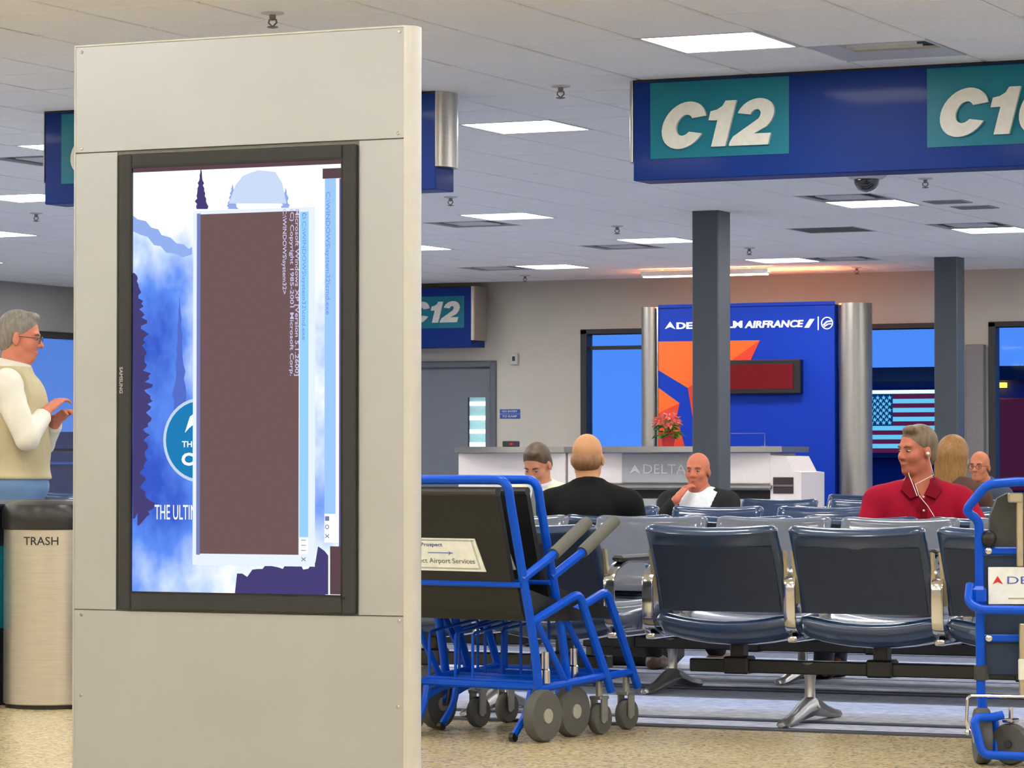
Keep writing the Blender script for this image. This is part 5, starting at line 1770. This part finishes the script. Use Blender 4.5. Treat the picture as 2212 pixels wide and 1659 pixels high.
def person(label, loc, rz, sc, skin_rgb, head=(0, 0, 1.12), hyaw=0.0, hpitch=0.0, hroll=0.0, joints=None, top=None, trousers=(30, 30, 34), shoes=(40, 28, 22), hair=None, hair_rgb=(60, 50, 40), glasses=False, hem=-0.04, vneck=None, vest=None, shirt2=None, girth=1.0, res=0.0075, collar=None, nm=''):
    """a figure in one continuous body mesh, with hair, face details and clothes as children. Local frame: y forward, z up."""
    J = dict(pel=(0, 0, 0.53), waist=(0, -0.03, 0.70), chest=(0, -0.05, 0.86), neck=(0, -0.045, 0.97),
             shr=(0.18, -0.045, 0.885), shl=(-0.18, -0.045, 0.885), elr=(0.25, 0.04, 0.68), ell=(-0.25, 0.04, 0.68), wrr=(0.13, 0.25, 0.63), wrl=(-0.13, 0.25, 0.63),
             hir=(0.095, 0.0, 0.52), hil=(-0.095, 0.0, 0.52), knr=(0.13, 0.43, 0.50), knl=(-0.13, 0.43, 0.50), anr=(0.13, 0.45, 0.09), anl=(-0.13, 0.45, 0.09))
    if joints:
        J.update(joints)
    J = {k: np.array(v, float) for k, v in J.items()}
    t = thing('person', label, 'person', loc, rz)
    t.scale = (sc, sc, sc)
    hc = np.array(head, float)
    M = np.array((Matrix.Rotation(hyaw, 3, 'Z') @ Matrix.Rotation(hpitch, 3, 'X') @ Matrix.Rotation(hroll, 3, 'Y')))

    def h(x, y, z):
        return hc + M @ np.array((x, y, z))
    g = girth
    headp = [E(h(0, -0.012, 0.035), (0.074, 0.094, 0.088), M, 0.02),
             E(h(0, 0.02, -0.035), (0.058, 0.066, 0.076), M, 0.03),
             E(h(0, 0.058, -0.094), (0.026, 0.02, 0.02), M, 0.03),
             C(h(0.045, 0.0, -0.06), h(0.02, 0.045, -0.092), 0.02, 0.018, 0.02), C(h(-0.045, 0.0, -0.06), h(-0.02, 0.045, -0.092), 0.02, 0.018, 0.02),
             E(h(0.036, 0.052, -0.025), (0.026, 0.026, 0.026), M, 0.02), E(h(-0.036, 0.052, -0.025), (0.026, 0.026, 0.026), M, 0.02),
             E(h(0, 0.072, 0.026), (0.05, 0.016, 0.013), M, 0.012),
             E(h(0.031, 0.098, 0.003), (0.017, 0.014, 0.010), M, 0.012, True), E(h(-0.031, 0.098, 0.003), (0.017, 0.014, 0.010), M, 0.012, True),
             C(h(0, 0.083, 0.008), h(0, 0.104, -0.028), 0.009, 0.012, 0.012), E(h(0.012, 0.094, -0.031), (0.009, 0.01, 0.007), M, 0.006), E(h(-0.012, 0.094, -0.031), (0.009, 0.01, 0.007), M, 0.006),
             E(h(0, 0.08, -0.06), (0.024, 0.011, 0.005), M, 0.006), E(h(0, 0.078, -0.070), (0.02, 0.011, 0.006), M, 0.006),
             E(h(0.078, -0.008, -0.008), (0.009, 0.019, 0.031), M, 0.006), E(h(-0.078, -0.008, -0.008), (0.009, 0.019, 0.031), M, 0.006)]
    neckp = [C(h(0, -0.025, -0.06), J['neck'], 0.052 * g ** 0.5, 0.060 * g ** 0.5, 0.03)]
    torso = [E(J['chest'], (0.165 * g, 0.115 * g, 0.15), None, 0.05), E((J['waist'] + J['chest']) / 2, (0.145 * g, 0.105 * g, 0.15), None, 0.05), E(J['waist'], (0.145 * g, 0.11 * g, 0.13), None, 0.05), E(J['pel'], (0.165 * g, 0.13 * g, 0.10), None, 0.05),
             C(J['shr'], J['shl'], 0.060, 0.060, 0.04), C(J['neck'] + (0, 0, -0.01), J['shr'] * 0.75 + J['neck'] * 0.25, 0.046, 0.052, 0.03), C(J['neck'] + (0, 0, -0.01), J['shl'] * 0.75 + J['neck'] * 0.25, 0.046, 0.052, 0.03)]
    arms = []
    for s_ in 'rl':
        arms += [C(J['sh' + s_], J['el' + s_], 0.058, 0.043, 0.03), C(J['el' + s_], J['wr' + s_], 0.041, 0.028, 0.015)]
    hands = []
    for s_ in 'rl':
        w = J['wr' + s_]
        d = w - J['el' + s_]
        d /= np.linalg.norm(d)
        hd = J.get('hd' + s_)
        if hd is not None:
            d = hd - w; d /= np.linalg.norm(d)
        up_ = np.array((0, 0, 1.0)) if abs(d[2]) < 0.9 else np.array((0, -1.0, 0))
        side = np.cross(d, up_); side /= np.linalg.norm(side)
        if s_ == 'r':
            side = -side
        nrm = np.cross(side, d)
        pm = w + d * 0.052
        R_ = np.stack([side, d, nrm], 1)
        hands += [E(pm, (0.041, 0.05, 0.016), R_, 0.012), C(w, pm, 0.026, 0.02, 0.012)]
        sg = 1 if np.dot(nrm, (0, 0, 1)) >= 0 else -1
        for q, (o_, ln) in enumerate(((-0.031, 0.062), (-0.0105, 0.074), (0.0105, 0.078), (0.031, 0.068))):
            b0 = w + d * 0.09 + side * o_
            b1 = b0 + d * ln * 0.45 - nrm * sg * 0.006
            b2 = b1 + d * ln * 0.35 - nrm * sg * 0.018
            b3 = b2 + d * ln * 0.15 - nrm * sg * 0.02
            hands += [C(b0 - d * 0.02, b1, 0.0092, 0.0085, 0.003), C(b1, b2, 0.0085, 0.008, 0.003), C(b2, b3, 0.008, 0.007, 0.003)]
        t0 = w + d * 0.03 + side * 0.028
        t1 = t0 + d * 0.03 + side * 0.025 - nrm * sg * 0.008
        t2 = t1 + d * 0.03 + side * 0.004 - nrm * sg * 0.008
        hands += [C(t0, t1, 0.013, 0.010, 0.008), C(t1, t2, 0.010, 0.008, 0.004)]
    legs = []
    for s_ in 'rl':
        legs += [C(J['hi' + s_], J['kn' + s_], 0.088 * g ** 0.5, 0.060, 0.03), C(J['kn' + s_], J['an' + s_], 0.057, 0.038, 0.02)]
    feet = []
    for s_ in 'rl':
        a_ = J['an' + s_]
        f_ = J.get('ft' + s_)
        f_ = np.array((0, 0.15, 0)) if f_ is None else f_
        feet += [C(a_ + (0, 0, -0.04), a_ + f_ + (0, 0, -0.06), 0.034, 0.026, 0.02), C(a_ - f_ * 0.2 + (0, 0, -0.055), a_ + f_ * 0.5 + (0, 0, -0.055), 0.028, 0.03, 0.02)]
    sm = skin(skin_rgb, 'skin_' + nm)
    body = solid_obj('body', headp + neckp + torso + arms + hands + legs + [C(J['anr'], J['anr'] + (0, 0.06, -0.05), 0.03, 0.025), C(J['anl'], J['anl'] + (0, 0.06, -0.05), 0.03, 0.025)], res, sm, t, relax=1)
    # face
    for s_ in (1, -1):
        c_ = h(s_ * 0.031, 0.0735, 0.002)
        ey = MB().ball(c_, (0.0125, 0.0125, 0.0062), 12, 8).build('eye', mat('eye_white', (150, 132, 120), 0.5), t)
        c2 = h(s_ * 0.031, 0.0825, 0.002)
        MB().ball(c2, (0.0055, 0.0055, 0.0048), 10, 6).build('iris', mat('iris_dark', (46, 40, 36), 0.2), ey)
        MB().tube([h(s_ * 0.014, 0.088, 0.020), h(s_ * 0.03, 0.086, 0.026), h(s_ * 0.047, 0.076, 0.022)], [0.003, 0.0042, 0.002], 6).build('eyebrow', mat('brow_' + nm, tuple(int(c * 0.8) for c in hair_rgb), 0.8), t)
    MB().tube([h(-0.022, 0.080, -0.065), h(0, 0.0885, -0.0645), h(0.022, 0.080, -0.065)], [0.0015, 0.0032, 0.0015], 6).build('lips', mat('lips_' + nm, (int(skin_rgb[0] * 0.8), int(skin_rgb[1] * 0.6), int(skin_rgb[2] * 0.6)), 0.5), t)
    # hair
    Mi = M.T

    def loc_(p):
        return (p - hc) @ M
    hm = mat('hair_' + nm, hair_rgb, 0.55, scale=90, var=0.25, bump=0.2, stretch=(1, 1, 0.25))
    if hair == 'short':
        clip = lambda p: -0.072 - loc_(p)[..., 2]
        solid_obj('hair', [E(h(0, -0.019, 0.044), (0.0785, 0.0965, 0.091), M, 0.02), E(h(0, -0.05, -0.012), (0.071, 0.057, 0.066), M, 0.015), E(h(-0.012, 0.048, 0.104), (0.045, 0.032, 0.024), M, 0.02)], 0.0055, hm, t, clip)
    elif hair == 'fringe':
        clip = lambda p: -0.068 - loc_(p)[..., 2]
        solid_obj('hair', [E(h(0, -0.034, -0.012), (0.0765, 0.0765, 0.062), M, 0.02)], 0.0055, hm, t, clip)
    elif hair == 'long':
        P_ = [E(h(0, -0.02, 0.035), (0.088, 0.105, 0.098), M, 0.03), C(h(0.02, -0.07, -0.0), h(0.03, -0.10, -0.26), 0.065, 0.05, 0.04), C(h(-0.02, -0.07, -0.0), h(-0.03, -0.10, -0.26), 0.065, 0.05, 0.04),
              C(h(0.066, -0.03, 0.0), h(0.075, -0.07, -0.22), 0.035, 0.03, 0.03), C(h(-0.066, -0.03, 0.0), h(-0.075, -0.07, -0.22), 0.035, 0.03, 0.03), C(h(0.085, -0.07, -0.2), h(0.12, -0.06, -0.27), 0.025, 0.02, 0.03)]
        def clip(p):
            q = loc_(p)
            return np.minimum(q[..., 1] - 0.055, 0.06 - q[..., 2] + 0 * q[..., 1])
        solid_obj('hair', P_, 0.007, hm, t, clip, 0.0)
    if glasses:
        gl = MB()
        for s_ in (1, -1):
            gl.tube([h(s_ * (0.032 + 0.023 * math.cos(a * math.pi / 8)), 0.098, 0.0 + 0.017 * math.sin(a * math.pi / 8)) for a in range(16)], 0.0018, 5, True)
            gl.tube([h(s_ * 0.055, 0.096, 0.006), h(s_ * 0.08, 0.06, 0.006), h(s_ * 0.082, -0.01, 0.006)], 0.0018, 5)
        gl.tube([h(-0.01, 0.1, 0.004), h(0.01, 0.1, 0.004)], 0.0018, 5)
        gl.build('glasses', mat('glasses_frame', (60, 50, 46), 0.3), t)
    # clothes
    tm_ = mat('top_' + nm, top, 0.85, scale=8, var=0.08, bump=0.15, spec=0.12)
    nk = J['neck']
    hd_dir = hc - nk
    def ctop(p):
        d = np.full(p.shape[:-1], -1.0)
        for s_ in 'rl':
            w = J['wr' + s_]; e_ = J['el' + s_]
            ax_ = (w - e_) / np.linalg.norm(w - e_)
            cut = (p - (w - ax_ * 0.015)) @ ax_
            near = np.linalg.norm(p - w, axis=-1) < 0.16
            d = np.maximum(d, np.where(near, cut, -1))
        n_ = hd_dir / np.linalg.norm(hd_dir)
        d = np.maximum(d, np.where(np.linalg.norm((p - nk)[..., :2], axis=-1) < 0.12, (p - (nk + n_ * 0.028)) @ n_, -1))
        if vneck:
            d = np.maximum(d, np.minimum(np.minimum((p[..., 2] - vneck[0]) * vneck[1] - np.abs(p[..., 0]), p[..., 1] - 0.015), 0.02))
        d = np.maximum(d, J['pel'][2] + hem - p[..., 2])
        return d
    solid_obj('top_garment', torso + arms + [C(J['neck'] - (0, 0, 0.02), J['neck'] + (0, 0.0, 0.02), 0.066, 0.062, 0.03)], 0.009, tm_, t, ctop, 0.014)
    if shirt2:
        def ci(p):
            return np.maximum(J['pel'][2] - p[..., 2], np.where(np.linalg.norm((p - nk)[..., :2], axis=-1) < 0.12, p[..., 2] - nk[2] - 0.035, -1))
        solid_obj('inner_shirt', torso + [C(J['neck'] - (0, 0, 0.02), J['neck'] + (0, 0.0, 0.03), 0.062, 0.058, 0.03)], 0.009, mat('inner_' + nm, shirt2, 0.8, spec=0.1), t, ci, 0.007)
    if vest:
        def cv(p):
            d = np.maximum(J['pel'][2] + hem - 0.02 - p[..., 2], p[..., 2] - (nk[2] - 0.0))
            d = np.maximum(d, np.abs(p[..., 0]) - np.where(p[..., 2] > J['shr'][2] - 0.10, 0.165, 0.23))
            return d
        solid_obj('vest', torso, 0.009, mat('vest_' + nm, vest, 0.85, scale=8, var=0.08, bump=0.3), t, cv, 0.030)
    if collar:
        cl_m = mat('collar_' + nm, collar, 0.7)
        n_ = 14
        cc = nk + np.array((0, 0.005, 0.02))
        MB().tube([(cc[0] + 0.074 * math.cos(a * 2 * math.pi / n_), cc[1] + 0.072 * math.sin(a * 2 * math.pi / n_), cc[2] + (-0.022 * max(0, math.sin(a * 2 * math.pi / n_)))) for a in range(n_)], 0.015, 8, True).build('collar', cl_m, t)
    def ctr(p):
        d = p[..., 2] - (J['pel'][2] + 0.10)
        for s_ in 'rl':
            a_ = J['an' + s_]; k_ = J['kn' + s_]
            ax_ = (a_ - k_) / np.linalg.norm(a_ - k_)
            near = np.linalg.norm(p - a_, axis=-1) < 0.14
            d = np.maximum(d, np.where(near, (p - a_) @ ax_ - 0.03, -1))
        return d
    solid_obj('trousers', torso[2:4] + legs, 0.010, mat('trousers_' + nm, trousers, 0.85, scale=8, var=0.08), t, ctr, 0.012)
    for q in (0, 2):
        solid_obj('shoe', feet[q:q + 2], 0.008, mat('shoes_' + nm, shoes, 0.35), t, lambda p: 0.002 - p[..., 2], 0.006)
    return t, J, h


FL = 0.008
# bald man in a dark suit, from behind
p = aty(1280, 1060, 15.12)
dx = atz(1515, 1452, 0.0) - np.array((p[0], 15.12, 0))
person('bald man in a dark suit seen from behind in the middle of the waiting seats', (p[0], 15.12, FL), math.radians(4), 1.0, (196, 142, 98), head=(-0.025, 0.0, 1.08), hyaw=0.12,
       joints=dict(neck=(-0.01, -0.035, 0.945), chest=(0, -0.05, 0.80), waist=(0, -0.03, 0.67), shr=(0.2, -0.045, 0.85), shl=(-0.2, -0.045, 0.85), elr=(0.27, 0.04, 0.62), ell=(-0.27, 0.04, 0.62), wrr=(0.13, 0.25, 0.6), wrl=(-0.13, 0.25, 0.6), knr=(0.30, 0.38, 0.48), anr=(0.42, 0.72, 0.10), ftr=(0.10, 0.14, 0.0), knl=(0.02, 0.42, 0.50), anl=(0.12, 0.60, 0.09)),
       top=(24, 24, 24), trousers=(14, 14, 16), shoes=(88, 62, 48), hair='fringe', hair_rgb=(140, 98, 62), girth=1.05, nm='suit')
# man with a tie looking down
p = aty(1166, 1040, 17.95)
tt, J_, h_ = person('brown haired man in a cream jacket and tie looking down, behind the bald man', (p[0], 17.95, FL), math.pi + 0.1, 1.0, (205, 140, 108), head=(0.0, 0.045, 1.045), hpitch=-0.5, hyaw=-0.15,
       joints=dict(chest=(0, -0.03, 0.80), neck=(0, -0.01, 0.92), shr=(0.175, -0.03, 0.85), shl=(-0.175, -0.03, 0.85)), top=(226, 222, 190), trousers=(90, 84, 70), hair='short', hair_rgb=(86, 66, 44), girth=0.98, collar=(235, 238, 236), shirt2=(236, 240, 238), vneck=(0.62, 0.18), nm='tie')
MB().loops([[(x, y_, z) for x, y_ in ((-w_, yc - 0.004), (w_, yc - 0.004), (w_, yc + 0.006), (-w_, yc + 0.006))] for z, w_, yc in ((0.60, 0.03, 0.118), (0.70, 0.035, 0.112), (0.82, 0.026, 0.104), (0.88, 0.018, 0.08), (0.925, 0.02, 0.066))]).build('necktie', mat('tie_grey', (120, 124, 122), 0.6), tt)
# man with his hand at his chin
p = aty(1507, 1040, 21.75)
tt, J_, h_ = person('balding man in black jacket and white shirt, hand at his mouth, before the nearer column', (p[0], 21.75, FL), math.pi + 0.15, 1.07, (205, 118, 88), head=(0.0, 0.0, 0.935), hyaw=-0.12,
       joints=dict(pel=(0, 0.08, 0.48), waist=(0, 0.0, 0.58), chest=(0, -0.05, 0.69), neck=(0, -0.04, 0.80), shr=(0.2, -0.03, 0.73), shl=(-0.2, -0.03, 0.73), elr=(0.24, 0.16, 0.58), wrr=(0.10, 0.19, 0.75), hdr=(0.045, 0.13, 0.84), ell=(-0.26, 0.06, 0.55), wrl=(-0.10, 0.22, 0.52)),
       top=(44, 44, 42), trousers=(50, 52, 60), hair='fringe', hair_rgb=(140, 96, 74), girth=1.15, collar=(235, 240, 240), shirt2=(238, 242, 242), vneck=(0.42, 0.36), nm='chin', res=0.0065)

# man in the red shirt
p = atd(1988, 1060, 15.95)
tt, J_, h_ = person('man in a red polo shirt with white earphones turning his head aside', (p[0], p[1], FL), math.pi + YAW, 1.0, (186, 108, 82), head=(0.015, -0.02, 1.112), hyaw=-1.0,
       joints=dict(shr=(0.195, -0.04, 0.87), shl=(-0.195, -0.04, 0.87), neck=(0, -0.035, 0.955), chest=(0, -0.05, 0.82), elr=(0.285, 0.02, 0.68), ell=(-0.30, 0.04, 0.70), wrl=(-0.16, 0.2, 0.73), wrr=(0.16, 0.2, 0.62),
                   knr=(0.42, -0.10, 0.50), knl=(0.36, -0.26, 0.50), anr=(0.44, -0.30, 0.09), anl=(0.36, -0.44, 0.09), hir=(0.10, -0.0, 0.52), hil=(-0.02, -0.1, 0.52), ftr=(0.12, -0.08, 0), ftl=(0.12, -0.08, 0)),
       top=(154, 18, 44), trousers=(60, 62, 72), hair='short', hair_rgb=(112, 92, 66), girth=1.08, vneck=(0.885, 0.55), nm='red')
for s_ in (1, -1):
    MB().add([(s_ * 0.066, 0.0, 0.992), (s_ * 0.045, 0.052, 0.975), (s_ * 0.012, 0.108, 0.905), (s_ * 0.060, 0.112, 0.888), (s_ * 0.100, 0.060, 0.930),
              (s_ * 0.072, -0.004, 0.985), (s_ * 0.051, 0.044, 0.965), (s_ * 0.018, 0.098, 0.897), (s_ * 0.062, 0.100, 0.880), (s_ * 0.100, 0.050, 0.922)],
             [(0, 1, 2, 3, 4), (9, 8, 7, 6, 5), (0, 5, 6, 1), (1, 6, 7, 2), (2, 7, 8, 3), (3, 8, 9, 4), (4, 9, 5, 0)]).build('collar_flap', mat('collar_red', (112, 8, 28), 0.85, spec=0.1), tt, smooth=0)
MB().loops([[(-0.016, yc, z), (0.016, yc, z), (0.016, yc + 0.006, z), (-0.016, yc + 0.006, z)] for z, yc in ((0.78, 0.128), (0.83, 0.129), (0.87, 0.122), (0.885, 0.117))]).build('placket', mat('collar_red', (112, 8, 28), 0.85), tt, smooth=0)
ca = mat('earphone_cord', (232, 226, 214), 0.5)
e0 = h_(0.084, 0.0, -0.01); e1 = h_(-0.084, 0.0, -0.01)
MB().tube([e1, (-0.06, 0.03, 1.0), (0.035, 0.085, 0.955), (0.02, 0.122, 0.90), (-0.02, 0.137, 0.85), (-0.05, 0.14, 0.80), (-0.09, 0.155, 0.76), (-0.13, 0.19, 0.74)], 0.0018, 6).build('earphone_cord', ca, tt)
MB().tube([e0, (0.06, 0.05, 1.0), (0.045, 0.09, 0.95), (0.03, 0.118, 0.90)], 0.0018, 6).build('earphone_cord', ca, tt)
MB().ball(e1, 0.009).build('earbud', ca, tt)
MB().ball(e0, 0.009).build('earbud', ca, tt)
for z in (0.83, 0.895):
    MB().ball((0.0, 0.135 if z < 0.87 else 0.12, z), 0.006, 8, 6).build('shirt_button', mat('button_pale', (220, 190, 180), 0.4), tt)
# woman with long hair
p = aty(2064, 1030, 18.75)
person('woman with long light brown hair and a brown jacket seen from behind', (p[0], 18.75, FL), math.radians(-12), 1.0, (214, 160, 130), head=(0, -0.01, 1.095), top=(84, 62, 52), trousers=(50, 50, 60), hair='long', hair_rgb=(142, 98, 42), girth=0.92, nm='woman',
       joints=dict(shr=(0.17, -0.045, 0.86), shl=(-0.17, -0.045, 0.86), neck=(0, -0.04, 0.945)))
# far man in glasses
p = aty(2118, 1030, 25.35)
person('far bald man with glasses facing us, right of the long haired woman', (p[0], 25.35, FL), math.pi - 0.1, 1.0, (200, 122, 88), head=(0, 0.02, 1.03), joints=dict(neck=(0, -0.03, 0.91), chest=(0, -0.05, 0.80), shr=(0.18, -0.04, 0.80), shl=(-0.18, -0.04, 0.80), waist=(0, -0.03, 0.66)),
       top=(70, 76, 92), hair='fringe', hair_rgb=(120, 96, 80), glasses=True, nm='far')
# standing man at the left
p = atd(34, 1000, 15.6)
tt, J_, h_ = person('grey haired man in glasses, white shirt and tan vest standing at the left edge', (p[0], p[1], FL), YAW - math.pi / 2, 1.0, (205, 128, 104), head=(0.0, 0.02, 1.645), hyaw=0.0, hpitch=-0.1,
       joints=dict(pel=(0, 0, 0.95), waist=(0, 0.01, 1.10), chest=(0, -0.01, 1.33), neck=(0, -0.01, 1.51), shr=(0.195, -0.02, 1.41), shl=(-0.195, -0.02, 1.41), elr=(0.25, 0.09, 1.17), wrr=(0.10, 0.15, 1.29), ell=(-0.26, 0.09, 1.15), wrl=(-0.10, 0.17, 1.25),
                   hdr=(0.03, 0.20, 1.35), hdl=(-0.03, 0.23, 1.30), hir=(0.09, 0, 0.93), hil=(-0.09, 0, 0.93), knr=(0.11, 0.02, 0.50), knl=(-0.11, 0.02, 0.50), anr=(0.12, -0.02, 0.09), anl=(-0.12, -0.02, 0.09)),
       top=(226, 222, 208), trousers=(98, 130, 172), shoes=(60, 48, 40), hair='short', hair_rgb=(128, 122, 114), glasses=True, vest=(190, 178, 142), hem=0.05, girth=1.12, nm='stand', res=0.0065)

# black bag on the carpet under the seats
p = atz(1372, 1440, 0)
t = thing('travel_bag', 'black soft bag on the carpet under the seats, left of the brown shoe', 'bag', (p[0], p[1], FL))
MB().box(-0.25, 0.25, -0.12, 0.12, 0.0, 0.26, 0.05).build('bag_body', mat('bag_black', (14, 14, 16), 0.7), t, smooth=30)
MB().tube(rounded([(-0.12, 0, 0.24), (-0.1, 0, 0.33), (0.1, 0, 0.33), (0.12, 0, 0.24)], 0.05), 0.010, 8).build('bag_handle', black_m, t)
